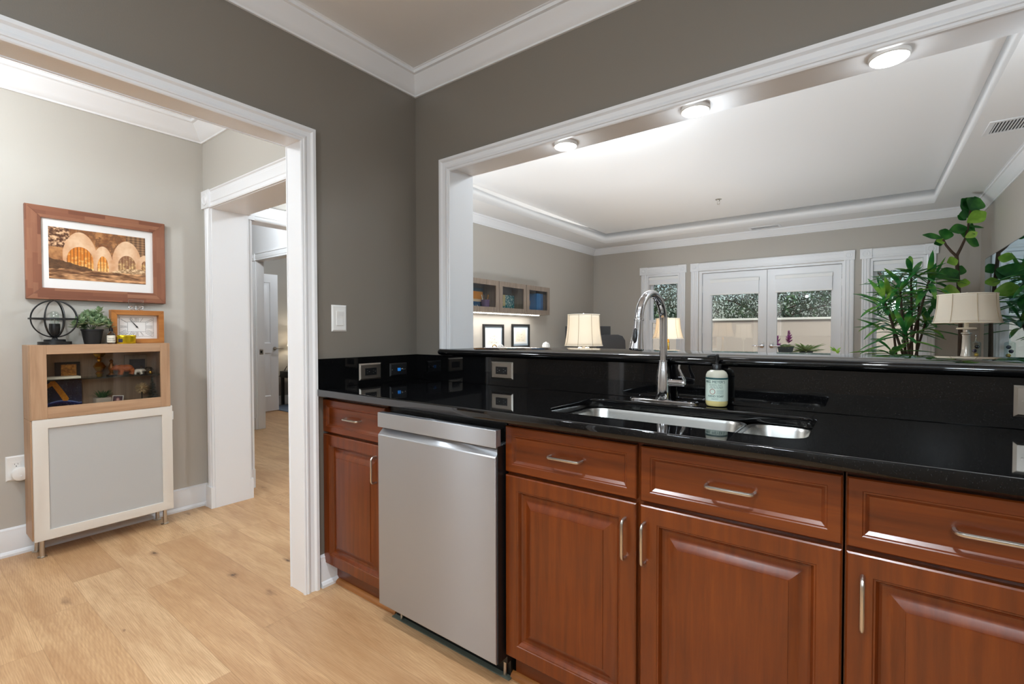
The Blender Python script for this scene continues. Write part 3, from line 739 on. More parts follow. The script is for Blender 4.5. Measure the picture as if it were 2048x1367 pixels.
cdoor(c, 1.062, 1.508, DZ0, DZ1, 1.478); cdoor(c, 1.520, 1.966, DZ0, DZ1, 1.533)
c = thing('base_cabinet', 'cherry wood cabinet right of the sink cabinet, cut by the photo edge', 'cabinet', (1.97, -.555, 0))
carcass(c, 1.970, 2.45); MB().box(2.452, -.556, .101, 2.955, -.536, .8795).build('end_panel', 'cherry', c); drawer(c, 1.974, 2.445, DR0, DR1, .135); cdoor(c, 1.974, 2.445, DZ0, DZ1, 2.002)
tag(MB().sweep([(.45, -.515, 0), (.03, -.515, 0)], [(0, 0), (.019, 0), (.017, .008), (.012, .014), (.004, .018), (0, .018)], (0, 0, 1)).build('shoe_moulding', 'shoe'), 'oak brown quarter round strip along the floor under the narrow cabinet', 'moulding')
tag(MB().sweep([(2.45, -.515, 0), (1.05, -.515, 0)], [(0, 0), (.019, 0), (.017, .008), (.012, .014), (.004, .018), (0, .018)], (0, 0, 1)).build('shoe_moulding', 'shoe'), 'oak brown quarter round strip along the floor under the sink cabinet', 'moulding')
tag(MB().box(.452, -.548, .0005, 1.055, -.49, .004).build('trim_floor_edge', 'subfloor'), kind='structure')
# dishwasher
dw = thing('dishwasher', 'stainless steel dishwasher with a pocket bar handle between the cherry cabinets', 'dishwasher', (.455, -.55, 0))
MB().box(.457, -.552, .06, 1.052, -.03, .868).build('tub', 'black_plastic', dw)
side = [(-.552, .088), (-.611, .088), (-.615, .094), (-.615, .764), (-.613, .768), (-.572, .806), (-.552, .806)]
MB().prism([(.457, y, z) for y, z in side], (.596, 0, 0)).build('door', 'steel', dw, smooth=20, bevel=.0015)
MB().box(.455, -.6155, .796, 1.055, -.588, .854).build('bar_handle', 'steel', dw, bevel=.002)
MB().box(.470, -.589, .800, 1.04, -.552, .850).build('handle_mount', 'black_plastic', dw)
MB().box(1.0533, -.606, .09, 1.0562, -.553, .80).build('edge_seal', 'black_plastic', dw)
MB().box(.459, -.53, .006, 1.05, -.50, .06).build('kick_panel', 'black_plastic', dw)
for x in (.50, 1.03): MB().cyl((x, -.536, .004), .006, .075, 10).build('levelling_foot', 'nickel', dw)
tag(MB().box(.452, -.556, .8685, 1.057, -.535, .8795).build('filler_rail', 'cherry_h'), 'thin cherry wood strip between the dishwasher and the granite worktop', 'filler strip')
# sink
s = thing('kitchen_sink', 'undermount stainless double bowl sink set into the black worktop', 'sink', (1.52, -.31, .88))
def bowl(x0, x1, y0, y1, d, r):
    loops = []
    for ins, z, rr in ((-.012, .8805, r + .012), (0, .8795, r), (.003, .870, r), (.010, .88 - d + .03, r), (.018, .88 - d + .008, r - .006), (.035, .88 - d, r - .015)):
        loops.append([(x, y, z) for x, y in rrect(x0 + ins, y0 + ins, x1 - ins, y1 - ins, max(rr, .012), 8)])
    g = MB(); g.loft(loops, True, False, True)
    b_ = g.build('bowl', 'sink_steel', s, smooth=40); md = b_.modifiers.new('thick', 'SOLIDIFY'); md.thickness = .0012; md.offset = 1
    MB().lathe([(.0, .0), (.030, .0), (.042, .003), (.044, .006), (.0, .0065)], ((x0 + x1) / 2, (y0 + y1) / 2, .88 - d + .0005), 24).build('drain', 'chrome', b_)
bowl(1.168, 1.700, -.484, -.148, .19, .06)
bowl(1.724, 1.882, -.484, -.148, .15, .05)
# faucet
f = thing('faucet', 'tall chrome gooseneck pull-down faucet behind the sink', 'faucet', (1.405, -.066, CT1))
FX, FYY = 1.405, -.066
g = MB(); lp = []
for ins, z in ((0, CT1 + .0005), (0, CT1 + .004), (.004, CT1 + .008), (.012, CT1 + .010)):
    lp.append([(x, y, z) for x, y in rrect(FX - .128 + ins, FYY - .028 + ins, FX + .128 - ins, FYY + .028 - ins, .0275 - ins, 8)])
g.loft(lp); g.build('deck_plate', 'chrome', f, smooth=40)
MB().lathe([(.0270, .010), (.0272, .020), (.0268, .04), (.0262, .07), (.0245, .095), (.021, .118), (.0175, .138), (.0165, .146), (.0185, .147), (.0185, .150), (.015, .151), (0, .151)], (FX, FYY, CT1), 40).build('body', 'chrome', f)
arc = [(FX, FYY, 1.06), (FX, FYY, 1.13), (FX, FYY, 1.205)]
R_ = .098; DXs = -.10
for i in range(1, 17):
    a = PI * i / 16 * .98; yy = -R_ + R_ * math.cos(a); arc.append((FX + DXs * -yy * .0 - .08 * (R_ - R_ * math.cos(a)), FYY + yy, 1.205 + R_ * math.sin(a)))
MB().tube(arc, .0142, 20).build('spout', 'chrome', f)
hx, hy, hz = arc[-1]
ax = Vector((-.03, -.14, -1)).normalized()
MB().lathe([(0, -.004), (.0155, -.004), (.0165, 0), (.0165, .003), (.0152, .004), (.016, .03), (.0185, .06), (.0232, .092), (.0245, .100), (.0225, .104), (0, .100)], (hx, hy, hz), 36, ax).build('spray_head', 'chrome', f)
bq = Vector((hx, hy, hz)) + ax * .055 + Vector((0, -.021, .0))
q = ax.to_track_quat('Z', 'Y').to_matrix().to_4x4()
btn = MB().sphere((0, 0, 0), 1, 16, s=(.0085, .006, .026)).build('spray_button', 'black_plastic', f, False)
btn.data.transform(Matrix.Translation(bq - Vector(f.location)) @ Matrix.Rotation(math.radians(-8), 4, 'X'))
MB().tube([(FX + .018, FYY, .985), (FX + .072, FYY - .004, .985)], .0135, 20, rs=[.0150, .0132]).sphere((FX + .073, FYY - .004, .985), .0138, 16).tube(
    [(FX + .073, FYY - .004, .985), (FX + .079, FYY - .008, .998), (FX + .068, FYY - .012, 1.022), (FX + .062, FYY - .014, 1.040), (FX + .064, FYY - .014, 1.052)], .006, 12, rs=[.010, .0075, .0055, .005, .004]).build('lever', 'chrome', f)
# soap bottle
sb = thing('soap_bottle', 'clear plastic hand soap bottle with a black pump beside the faucet', 'soap bottle', (1.592, -.070, CT1), math.radians(12))
M['soap_body'] = mat('cloudy soap bottle plastic', (226, 224, 206), .25, 0, .25, ior=1.3)
M['soap_liquid'] = mat('pale yellow soap', (222, 206, 140), .2)
M['label_mint'] = mat('pale mint label', (206, 222, 210), .5)
MB().lathe([(0, .0), (.026, 0), (.032, .003), (.0352, .010), (.0355, .020), (.0355, .0205)], (0, 0, 0), 40).build('soap', 'soap_liquid', sb, False)
MB().lathe([(.0355, .0205), (.0355, .100), (.0345, .109), (.030, .118), (.022, .1235), (.015, .125), (0, .125)], (0, 0, 0), 40, cap=False).build('bottle', 'soap_body', sb, False)
lab = MB().lathe([(.0357, .021), (.0357, .094)], (0, 0, 0), 48, cap=False).build('label', 'label_mint', sb, False)
MB().lathe([(.0359, .094), (.0361, .0945), (.0361, .0995), (.0359, .100)], (0, 0, 0), 48, cap=False).build('label_band', 'teal_ink', lab, False)
TM = Matrix(((1, 0, 0, 0), (0, 0, -1, -.0362), (0, 1, 0, 0), (0, 0, 0, 1)))
def lt(s_, z, size, off=0.0, sx=1.0, mm='teal_ink', sp_=1.0):
    o = text('lettering', s_, size, mm, Matrix.Translation((0, 0, 0)), None, .00005, None, 'CENTER', False, sx, sp_)
    me = o.data
    for v in me.vertices:
        a = (v.co.x + off) / .0362; r = .0362 + v.co.z; v.co = Vector((r * math.sin(a), -r * math.cos(a), v.co.y + z))
    o.parent = lab; return o
lt("MRS. MEYER'S", .0855, .0128, -.006, .92); lt('CLEAN DAY', .0755, .0062, -.002, 1.1, sp_=1.2); lt('HAND SOAP', .0375, .0098, -.003, .95)
rows = []
for i, z in enumerate((.070, .067, .064)): 
    g = MB()
    for k in range(24):
        a0, a1 = -.62 + k * .05, -.62 + k * .05 + .037
        if (k * 7 + i * 3) % 5 == 0: continue
        P_ = lambda a, zz: (.0360 * math.sin(a), -.0360 * math.cos(a), zz)
        g.face([P_(a0, z), P_(a1, z), P_(a1, z + .0011), P_(a0, z + .0011)])
    g.build('fine_print', 'teal_ink', lab, False, 0)
for z in (.058, .054, .050, .046, .030, .026):
    g = MB()
    for k in range(14):
        a0 = (.02 if z > .04 else -.45) + k * .045; a1 = a0 + .034
        P_ = lambda a, zz: (.0360 * math.sin(a), -.0360 * math.cos(a), zz)
        g.face([P_(a0, z), P_(a1, z), P_(a1, z + .001), P_(a0, z + .001)])
    g.build('fine_print', 'teal_ink', lab, False, 0)
ring = [(.0363 * math.sin(a0 / .0363), -.0363 * math.cos(a0 / .0363), z) for a0, z in [(-.013 + .0085 * math.cos(t * PI / 12), .053 + .0085 * math.sin(t * PI / 12)) for t in range(24)]]
MB().tube(ring, .0007, 6, True).build('seal_ring', mat('red brown ink', (160, 80, 70), .5), lab, False)
pm = MB().lathe([(.0155, .1245), (.0155, .142), (.0145, .1435), (.006, .144), (.0055, .150), (.0042, .1505), (.0042, .168), (0, .168)], (0, 0, 0), 28)
pm.build('cap', 'black_plastic', sb, False)
MB().tube([(.006, 0, .1725), (0, 0, .1735), (-.018, 0, .1735), (-.027, 0, .1715), (-.030, 0, .1675)], .004, 10, rs=[.0065, .0068, .005, .0042, .0036]).lathe([(.0068, .160), (.0075, .166), (.0072, .1775), (.004, .1795), (0, .1795)], (0, 0, 0), 20).build('pump_head', 'black_plastic', sb, False)
# outlets and switch
def plate(root, w_, h_, mtx, m, t=.006, name='cover_plate'):
    g = MB(); rect_rings(g, w_, h_, [(0, 0), (0, -.001), (.007, -t), (.010, -t)], -w_ / 2, -h_ / 2, 0)
    o = g.build(name, m, root, False, 20); o.data.transform(mtx); return o
def loc_m(face):   # local plate frame: x across, z up, front -y
    return {'-y': Matrix.Identity(4), '+x': Matrix.Rotation(PI / 2, 4, 'Z')}[face]
def sub(root, mb, name, m, face, **kw):
    o = mb.build(name, m, root, False, **kw); o.data.transform(loc_m(face)); return o
def outlet(label, loc, face, pm_, horiz=True, gm='black_plastic', group=None):
    o = thing('power_outlet', label, 'outlet', loc, 0)
    w_, h_ = (.130, .082) if horiz else (.078, .130)
    plate(o, w_, h_, loc_m(face), pm_)
    ins = (.034, .018) if horiz else (.017, .034)
    rc = sub(o, MB().box(-ins[0], -.0085, -ins[1], ins[0], -.004, ins[1]), 'receptacle', gm, face, bevel=.0015)
    for k in (-1, 1):
        g = MB()
        a, b_ = (k * .018, 0) if horiz else (0, k * .018)
        for dx, dz, wx, wz in ((-.004, .006, .003, .0008), (-.004, -.006, .003, .0008), (.007, 0, .002, .002)):
            if not horiz: dx, dz, wx, wz = dz, -dx, wz, wx
            g.box(a + dx - wx, -.0089, b_ + dz - wz, a + dx + wx, -.0084, b_ + dz + wz)
        o2 = g.build('socket_slots', mat('slot grey', (120, 120, 120), .5) if gm == 'black_plastic' else 'dark_gap', rc, False); o2.data.transform(loc_m(face))
    for k in (-1, 1):
        a, b_ = (k * .048, 0) if horiz else (0, k * .048)
        sub(o, MB().lathe([(0, 0), (.0032, 0), (.0028, .0012), (0, .0014)], (a, -.0055, b_), 12, (0, -1, 0)), 'screw', pm_, face)
    return o
outlet('steel outlet plate with black sockets on the short left upstand', (.0205, -.326, .975), '+x', 'plate_steel')
outlet('steel outlet plate with black sockets on the long upstand left of the sink', (.618, -.0205, .988), '-y', 'plate_steel')
outlet('steel outlet plate on the long upstand right of the soap, cut by the photo edge', (2.378, -.0205, .988), '-y', 'plate_steel')
o = thing('data_outlet', 'black data plate with a bright blue jack next to the corner', 'outlet', (.0205, -.149, .974))
plate(o, .114, .068, loc_m('+x'), 'black_metal')
sub(o, MB().box(-.008, -.012, -.008, .008, -.004, .008), 'blue_jack', mat('blue jack', (40, 130, 220), .4, emit=(40, 130, 220), estr=.25), '+x', bevel=.001)  # faint emission put into the blue; the jack is no light source
sub(o, MB().lathe([(.006, 0), (.006, .004), (.0045, .005), (.0045, .012), (.002, .0125), (0, .0125)], (.022, -.006, 0), 16, (0, -1, 0)), 'coax_jack', 'chrome', '+x')
for k in (-1, 1): sub(o, MB().lathe([(0, 0), (.0028, 0), (.0024, .0012), (0, .0014)], (k * .043, -.0055, 0), 12, (0, -1, 0)), 'screw', 'nickel', '+x')
o = thing('light_switch', 'white rocker light switch plate on the grey wall beside the opening', 'light switch', (.0005, -.485, 1.236))
plate(o, .080, .125, loc_m('+x'), 'white_plastic')
g = MB(); g.prism([(-.017, -.0055, -.034), (-.017, -.0095, -.034), (-.017, -.0075, 0), (-.017, -.0105, .034), (-.017, -.0055, .034)], (.034, 0, 0))
sub(o, g, 'rocker', 'white_plastic', '+x', smooth=0, bevel=.0008)
o = outlet('white wall outlet left of the display cabinet with a round plug-in device', (-1.5995, -1.366, .455), '+x', 'white_plastic', False, 'white_plastic')
o = thing('plug_in_sensor', 'white round plug-in device in the dining wall outlet', 'plug-in device', (-1.591, -1.352, .425))
sub(o, MB().lathe([(.030, .0), (.036, .004), (.037, .022), (.033, .030), (.02, .034), (0, .035)], (0, 0, 0), 28, (0, -1, 0)), 'housing', 'white_plastic', '+x')
sub(o, MB().tube([(.02, -.02, -.005), (.038, -.03, .012), (.045, -.022, .026), (.036, -.01, .034)], .0025, 8), 'cable', 'white_plastic', '+x')
sub(o, MB().lathe([(0, 0), (.004, 0), (.003, .0015), (0, .002)], (0, -.0345, -.01), 12, (0, -1, 0)), 'indicator', M['white'], '+x')
# puck lights under the header and unseen fixtures, several added only for fill
for i, (x, nm) in enumerate(((.90, 'left'), (1.47, 'middle'), (2.05, 'right'))):
    p = thing('puck_light', {'left': 'smallest looking round lit puck light at the left end of the white header', 'middle': 'round lit puck light in the middle of the white header', 'right': 'largest looking round lit puck light at the right end of the white header'}[nm], 'ceiling light', (x, .088, 2.0235), group='puck lights under the pass-through header')
    MB().lathe([(0, 0), (.052, 0), (.053, -.004), (.053, -.012), (.050, -.015), (.0, -.015)], (0, 0, 0), 40).build('housing', 'white_plastic', p, False)
    MB().lathe([(.0495, -.0152), (.047, -.0175), (.02, -.0185), (0, -.0185)], (0, 0, 0), 40, cap=False).build('diffuser', 'led', p, False)
for x in (.90, 1.47, 2.05): lamp('puck_lamp', 'POINT', (x, .088, 1.978), .55, LW, .035)
for i, (x, y) in enumerate(KITCHEN_LIGHTS):
    p = thing('recessed_downlight', 'round white recessed kitchen ceiling light out of view overhead', 'ceiling light', (x, y, CZ), group='recessed kitchen ceiling lights')
    MB().lathe([(.062, 0), (.085, 0), (.085, -.006), (.068, -.010), (.062, -.004)], (0, 0, 0), 32, cap=False).build('trim_ring', 'white_plastic', p, False)
    MB().lathe([(0, -.002), (.064, -.002)], (0, 0, 0), 32, cap=False).build('lens', 'led', p, False)
for px_, py_, pz_ in UP_FILL:
    p = thing('fill_uplighter', 'added floor uplighter filling the living room ceiling, unseen behind the near wall', 'lamp', (px_, py_, 0), group='added fill uplighters behind the kitchen wall')
    MB().lathe([(0, .0005), (.13, .0005), (.13, .02), (.02, .03), (.012, .06), (.012, pz_ - .10), (0, pz_ - .10)], (0, 0, 0), 28).build('stand', 'nickel', p, False)
    MB().lathe([(0, pz_ - .10), (.06, pz_ - .09), (.14, pz_ - .03), (.17, pz_ + .01), (.165, pz_ + .01), (.135, pz_ - .025), (.05, pz_ - .08), (0, pz_ - .085)], (0, 0, 0), 36).build('bowl', 'nickel', p, False)
p = thing('low_fill_uplighter', 'added wide bowl uplight filling the living room ceiling, unseen below the bar', 'lamp', (LOW_FILL[0], LOW_FILL[1], 0))
MB().lathe([(0, .0005), (.16, .0005), (.16, .02), (.03, .03), (.02, .40), (0, .40)], (0, 0, 0), 28).build('stand', 'nickel', p, False)
MB().lathe([(0, .40), (.12, .41), (.26, .50), (.30, .56), (.295, .56), (.25, .51), (.11, .42), (0, .415)], (0, 0, 0), 36).build('bowl', 'nickel', p, False)
for px_, py_, pz_ in KITCHEN_FILL:
    p = thing('kitchen_fill_pendant', 'added fill pendant in the near part of the kitchen, out of view', 'ceiling light', (px_, py_, CZ), group='added kitchen fill pendants out of view')
    MB().cyl((0, 0, -.02), .05, .02, 24).build('canopy', 'nickel', p, False)
    MB().cyl((0, 0, pz_ - CZ), .004, CZ - .02 - pz_, 8).build('rod', 'nickel', p, False)
    MB().lathe([(.02, pz_ - CZ + .01), (.05, pz_ - CZ - .01), (.02, pz_ - CZ + .008)], (0, 0, 0), 24, cap=False).build('cap', 'nickel', p, False)
p = thing('dining_pendant', 'white glass globe ceiling pendant in the dining nook, out of view', 'ceiling light', (DINING[0], DINING[1], CZ))
MB().cyl((0, 0, -.02), .06, .02, 24).build('canopy', 'nickel', p, False)
MB().cyl((0, 0, -.18), .006, .16, 10).build('rod', 'nickel', p, False)
p = thing('living_fill_fixture', 'added flush fill light in the living room tray, unseen above the header', 'ceiling light', (LIVING[0], LIVING[1], 2.70))
MB().cyl((0, 0, -.02), .12, .02, 32).build('base', 'nickel', p, False)
# ================================================================== DINING NOOK
XW = -1.6
def wall_local(mtx_o): pass
# framed photograph
pf = thing('framed_picture', 'large wood framed sepia photograph on the dining wall', 'picture', (XW + .0005, -1.004, 1.606))
y0, y1, z0, z1 = -1.318, -.692, 1.353, 1.857
FW = .062
def frame4(root, y0, y1, z0, z1, fw, x0, th, mh, mv):
    cy_, cz_ = root.location.y, root.location.z
    for nm, pts, m in (('top', [(y0, z1), (y1, z1), (y1 - fw, z1 - fw), (y0 + fw, z1 - fw)], mh), ('bottom', [(y0, z0), (y1, z0), (y1 - fw, z0 + fw), (y0 + fw, z0 + fw)], mh),
                       ('left', [(y0, z0), (y0, z1), (y0 + fw, z1 - fw), (y0 + fw, z0 + fw)], mv), ('right', [(y1, z0), (y1, z1), (y1 - fw, z1 - fw), (y1 - fw, z0 + fw)], mv)):
        MB().prism([(x0, a, b_) for a, b_ in pts], (th, 0, 0)).build('frame_rail', m, root, bevel=.0012)
frame4(pf, y0, y1, z0, z1, FW, XW + .0005, .030, 'acacia', 'acacia_v')
MB().box(XW + .001, y0 + FW, z0 + FW, XW + .017, y1 - FW, z1 - FW).build('mount', 'mat_white', pf)
def hsh(i, j): 
    v = math.sin(i * 127.1 + j * 311.7) * 43758.5453; return v - math.floor(v)
def vn(x, y):
    i, j = math.floor(x), math.floor(y); u, v = x - i, y - j; u = u * u * (3 - 2 * u); v = v * v * (3 - 2 * v)
    return (hsh(i, j) * (1 - u) + hsh(i + 1, j) * u) * (1 - v) + (hsh(i, j + 1) * (1 - u) + hsh(i + 1, j + 1) * u) * v
def fbm(x, y): return .5 * vn(x, y) + .3 * vn(2.1 * x + 5, 2.1 * y) + .2 * vn(4.3 * x, 4.3 * y + 9)
def mixr(a, b_, t): return tuple(p + (q - p) * max(0, min(1, t)) for p, q in zip(a, b_))
def domes(u, v):
    n = fbm(u * 14, v * 8); n2 = fbm(u * 34, v * 26)
    sky = mixr((206, 150, 96), (120, 72, 40), n * 1.6 - .3)
    c = sky if u < .25 or n2 < .55 else mixr((90, 56, 36), (150, 104, 66), n2)
    if v > .62 and u < .2: c = mixr((84, 50, 30), (236, 192, 150), (n2 - .35) * 3)
    if u > .78 and v > .5: c = mixr((92, 66, 46), (176, 132, 92), .5 + .5 * math.sin(60 * (u + v)) * math.sin(60 * (u - v)))
    for cx, w_, top, ow, ob, ot, hot in ((.30, .17, .95, .13, .40, .66, (214, 126, 40)), (.53, .10, .72, .06, .26, .52, (228, 140, 52)), (.79, .16, .88, .10, .36, .58, (150, 108, 78)), (.99, .09, .62, .04, .36, .5, (150, 100, 64))):
        d = (u - cx) / w_
        if abs(d) < 1 and v < .3 + (top - .3) * math.sqrt(1 - d * d * .85):
            c = mixr((240, 206, 170), (206, 148, 104), abs(d) * .7 + (n - .5) * .8)
            e = (u - cx) / ow
            if abs(e) < 1 and v < ob + (ot - ob) * math.sqrt(1 - e * e) and v > .2:
                c = mixr(hot, (252, 220, 150), (n2 - .3) * 1.6 - (v - .35) * 2)
                if math.sin(u * 190) > .72: c = mixr(c, (110, 58, 22), .7)
    g_ = .30 - .12 * math.exp(-((u - .52) / .16) ** 2)
    if v < g_ + (.10 if u < .3 else 0) * (1 - u / .3) + (n - .5) * .05 and not (.42 < u < .62 and v > .2):
        c = mixr((66, 42, 24), (120, 84, 52), n2)
        if u > .62 and v > .16: c = mixr((236, 204, 160), (120, 84, 54), (n2 - .3) * 2)
    if v < .2 + (n - .5) * .06: c = mixr((96, 60, 34), (228, 174, 124), (fbm(u * 9, v * 30) - .3) * 2.2)
    return c
picture('print', .435, .285, 320, 200, domes, stand((.0172, -.005, .004), '+x'), pf)
# cabinet (60 x 20 footprint, two units high)
cb = thing('display_cabinet', 'tall shallow light wood cabinet with a glass display door above a white frosted door', 'cabinet', (-1.49, -1.034, 0))
cy0, cy1, cxb, cxf = -1.338, -.732, -1.597 + .028, -1.402
T = .018
XB = -1.571
def cbox(x0, y0_, z0_, x1, y1_, z1_, nm, m, par=None, bv=.001): return MB().box(x0, y0_, z0_, x1, y1_, z1_).build(nm, m, par or cb, bevel=bv)
# upper unit z .722-1.106, lower unit .10-.722
for (za, zb) in ((.102, .718), (.720, 1.106)):
    cbox(XB, cy0, za, cxf, cy0 + T, zb, 'side_panel', 'oak'); cbox(XB, cy1 - T, za, cxf, cy1, zb, 'side_panel', 'oak')
    cbox(XB, cy0 + T, zb - T, cxf, cy1 - T, zb, 'top_panel', 'oak_h'); cbox(XB, cy0 + T, za, cxf, cy1 - T, za + T, 'bottom_panel', 'oak_h')
    cbox(XB, cy0 + T, za + T, XB + .006, cy1 - T, zb - T, 'back_panel', 'oak_dark')
gd = MB(); XF = -1.400
dz0, dz1, dy0, dy1 = .722, 1.106, cy0 + .002, cy1 - .002
fwv, fwh = .062, .048
up = cbox(XF, dy0, dz0, XF + .018, dy0 + fwv, dz1, 'display_door', 'oak')
cbox(XF, dy1 - fwv + .014, dz0, XF + .018, dy1, dz1, 'stile', 'oak', up)
cbox(XF, dy0 + fwv, dz1 - fwh, XF + .018, dy1 - fwv + .014, dz1, 'rail', 'oak_h', up)
cbox(XF, dy0 + fwv, dz0, XF + .018, dy1 - fwv + .014, dz0 + fwh + .014, 'rail', 'oak_h', up)
MB().box(XF + .006, dy0 + fwv, dz0 + fwh + .014, XF + .010, dy1 - fwv + .014, dz1 - fwh).build('glass_pane', 'smoked_pane', up, smooth=0)
# lower door
lz0, lz1 = .098, .726
YA, YB = cy0 + .006, cy1 + .006
ld = thing  # noqa
me = plate_mesh(rect(YA, lz0, YB, lz1), [rect(YA + .058, lz0 + .05, YB - .052, lz1 - .05)], .018, .0015)
me.transform(Matrix(((0, 0, 1, XF), (1, 0, 0, 0), (0, 1, 0, 0), (0, 0, 0, 1))))
lw_ = link('frosted_door', me, 'door_white', cb, True, 30)
MB().box(XF + .005, YA + .055, lz0 + .047, XF + .010, YB - .049, lz1 - .047).build('frosted_pane', 'frosted', lw_, smooth=0)
MB().box(XF - .004, YB, .640, XF + .014, YB + .007, .690).build('push_latch', 'white_plastic', lw_, bevel=.001)
for x, y in ((-1.432, cy0 + .04), (-1.545, cy0 + .036), (-1.432, cy1 - .025), (-1.545, cy1 - .03)):
    MB().lathe([(.0, .0005), (.020, .0005), (.020, .004), (.011, .006), (.0105, .014), (.010, .102), (0, .102)], (x, y, 0), 20).build('leg', 'nickel', cb)
# coloured things dimly seen behind the frosted pane
for i, (y, z, w_, h_, colr) in enumerate(((-1.24, .121, .075, .06, (196, 190, 90)), (-1.12, .121, .08, .075, (206, 150, 130)), (-.985, .121, .09, .055, (200, 180, 110)), (-.86, .121, .08, .085, (214, 196, 120)))):
    b_ = tag(MB().box(-1.50, y - w_ / 2, z, -1.425, y + w_ / 2, z + h_).build('storage_tin', mat('tin colour %d' % i, colr, .5), bevel=.006), ['yellow green tin at the far left behind the frosted door', 'pinkish tin second from the left behind the frosted door', 'tan tin third from the left behind the frosted door', 'pale yellow tin at the right behind the frosted door'][i], 'tin', 'tins behind the frosted door')
# glass shelf and the things in the display
ZS = .921; ZB = .720 + T
tag(MB().box(XB + .008, cy0 + T + .002, ZS - .006, -1.425, cy1 - T - .002, ZS).build('glass_shelf', mat('green edged glass', (210, 235, 220), .02, 0, 1, ior=1.45)), 'clear glass shelf across the middle of the display cabinet', 'shelf')
def nightsky(u, v):
    n = fbm(u * 6, v * 6)
    c = mixr((18, 22, 44), (44, 60, 96), n * .9 + v * .2)
    h = .24 + .10 * math.sin(PI * min(1, u * 1.1))
    if v < h: c = mixr((24, 44, 130), (12, 14, 40), (h - v) * 7)
    c = mixr(c, (150, 180, 250), math.exp(-((v - h) / .018) ** 2) * (.9 if u > .15 else .3))
    # rising orange arc
    for (px, py), wd_ in ((((.02 + .20 * math.sin(k * .0349) if k < 45 else .02 + .20 * math.sin(45 * .0349) + .40 * (1 - math.cos((k - 45) * .0349 * .9))), (.78 + .16 * math.sin(min(k, 60) * .0349 * .8) if k < 50 else .78 + .16 - .72 * (1 - math.cos((k - 50) * .0349 * .95)))), .05 + .035 * k / 90) for k in range(0, 92, 3)):
        if (u - px) ** 2 + ((v - py) * .92) ** 2 < wd_ ** 2 and v > h - .01: c = mixr((238, 164, 34), (206, 124, 22), fbm(u * 20, v * 20))
    if hsh(int(u * 120), int(v * 130)) > .994: c = (190, 200, 220)
    return c
sp_ = thing('space_print', 'dark blue space print with an orange arc leaning at the left end of the display', 'print', (-1.55, -1.185, ZB))
picture('sheet', .155, .170, 170, 186, nightsky, stand((.0, .0, .085), '+x'), sp_, t=.003)
bk = thing('small_framed_picture', 'small dark framed gold picture on the glass shelf at left', 'picture', (-1.548, -1.165, ZS))
MB().box(-.006, -.052, 0, .004, .052, .086).build('frame', 'black_metal', bk, False, bevel=.002)
picture('print', .064, .066, 24, 24, lambda u, v: mixr((120, 72, 26), (226, 160, 74), fbm(u * 9, v * 9) * 1.4 - .2), stand((.0045, .004, .040), '+x'), bk)
bk = tag(MB().box(-1.535, cy0 + .03, ZS, -1.45, cy0 + .21, ZS + .012).build('book', M['cream'], bevel=.002), 'thin cream book lying on the left end of the glass shelf', 'book')
# gold geometric bottle figure
fg = thing('gold_ornament', 'faceted gold and bronze ornament in the middle of the glass shelf', 'ornament', (-1.52, -1.035, ZS))
for (z, r, h_, m, n, nm) in ((0, .020, .03, 'gold', 6, 'foot'), (.030, .030, .05, 'gold', 6, 'body'), (.080, .012, .03, 'gold', 6, 'neck'), (.110, .030, .036, 'gold', 5, 'crown')):
    MB().lathe([(r * .55, z), (r, z + h_ * .5), (r * .5, z + h_), (0, z + h_)], (0, 0, 0), n).build(nm, m, fg, False, 0)
fg = thing('bronze_ornament', 'small bronze figure beside the gold ornament on the glass shelf', 'ornament', (-1.50, -.985, ZS))
MB().lathe([(.018, 0), (.016, .01), (.008, .02), (.016, .04), (.012, .06), (.006, .075), (.011, .085), (.0, .098)], (0, 0, 0), 12).build('figure', mat('aged bronze', (150, 104, 66), .4, .8), fg, False)
MB().box(-.02, -.02, -.0, .02, .02, .006).build('base', 'black_metal', fg, False)
def bear(name, label, loc, s, m, rotz):
    o = thing(name, label, 'figurine', loc, rotz)
    g = MB()
    # body along +x local (head towards -x)
    g.sphere((.004, 0, .040), .024, 16, s=(1.35, .9, .9)).sphere((-.022, 0, .042), .020, 14, s=(1.1, .9, 1)).sphere((-.046, 0, .044), .0155, 14, s=(1.05, .95, .95)).sphere((-.061, 0, .039), .0075, 10, s=(1.25, 1, .85))
    for sy in (-1, 1):
        g.sphere((-.042, sy * .011, .058), .0048, 8)
        g.tube([(-.020, sy * .013, .036), (-.024, sy * .014, .014), (-.027, sy * .014, .004)], .007, 8, rs=[.013, .0095, .0095])
        g.tube([(.022, sy * .013, .036), (.028, sy * .014, .016), (.024, sy * .014, .004)], .008, 8, rs=[.015, .010, .0095])
    g.build('body', m, o, False, 60); o.children[0].data.transform(Matrix.Scale(s, 4))
    rm = o.children[0].modifiers.new('fuse', 'REMESH'); rm.mode = 'VOXEL'; rm.voxel_size = .0022 * s
    return o
bear('bear_figurine', 'carved orange brown wooden bear standing on the glass shelf', (-1.475, -.925, ZS), 1.02, wood('carved wood', (130, 60, 20), (176, 92, 40), (206, 124, 64), .4, (60, 60, 60), 1), PI / 2)
bear('bear_figurine', 'small white animal figurine on the glass shelf beside the brown bear', (-1.462, -.870, ZS), .56, mat('white ceramic', (226, 224, 218), .3), -PI / 2)
o = thing('navy_picture', 'dark navy picture at the back of the glass shelf behind the white animal', 'picture', (-1.558, -.855, ZS))
MB().box(-.004, -.055, 0, .003, .055, .115).build('frame', 'grey_wood', o, False, bevel=.001)
picture('print', .078, .072, 20, 20, lambda u, v: mixr((24, 26, 40), (70, 74, 92), fbm(u * 5, v * 5)), stand((.0035, .006, .052), '+x'), o)
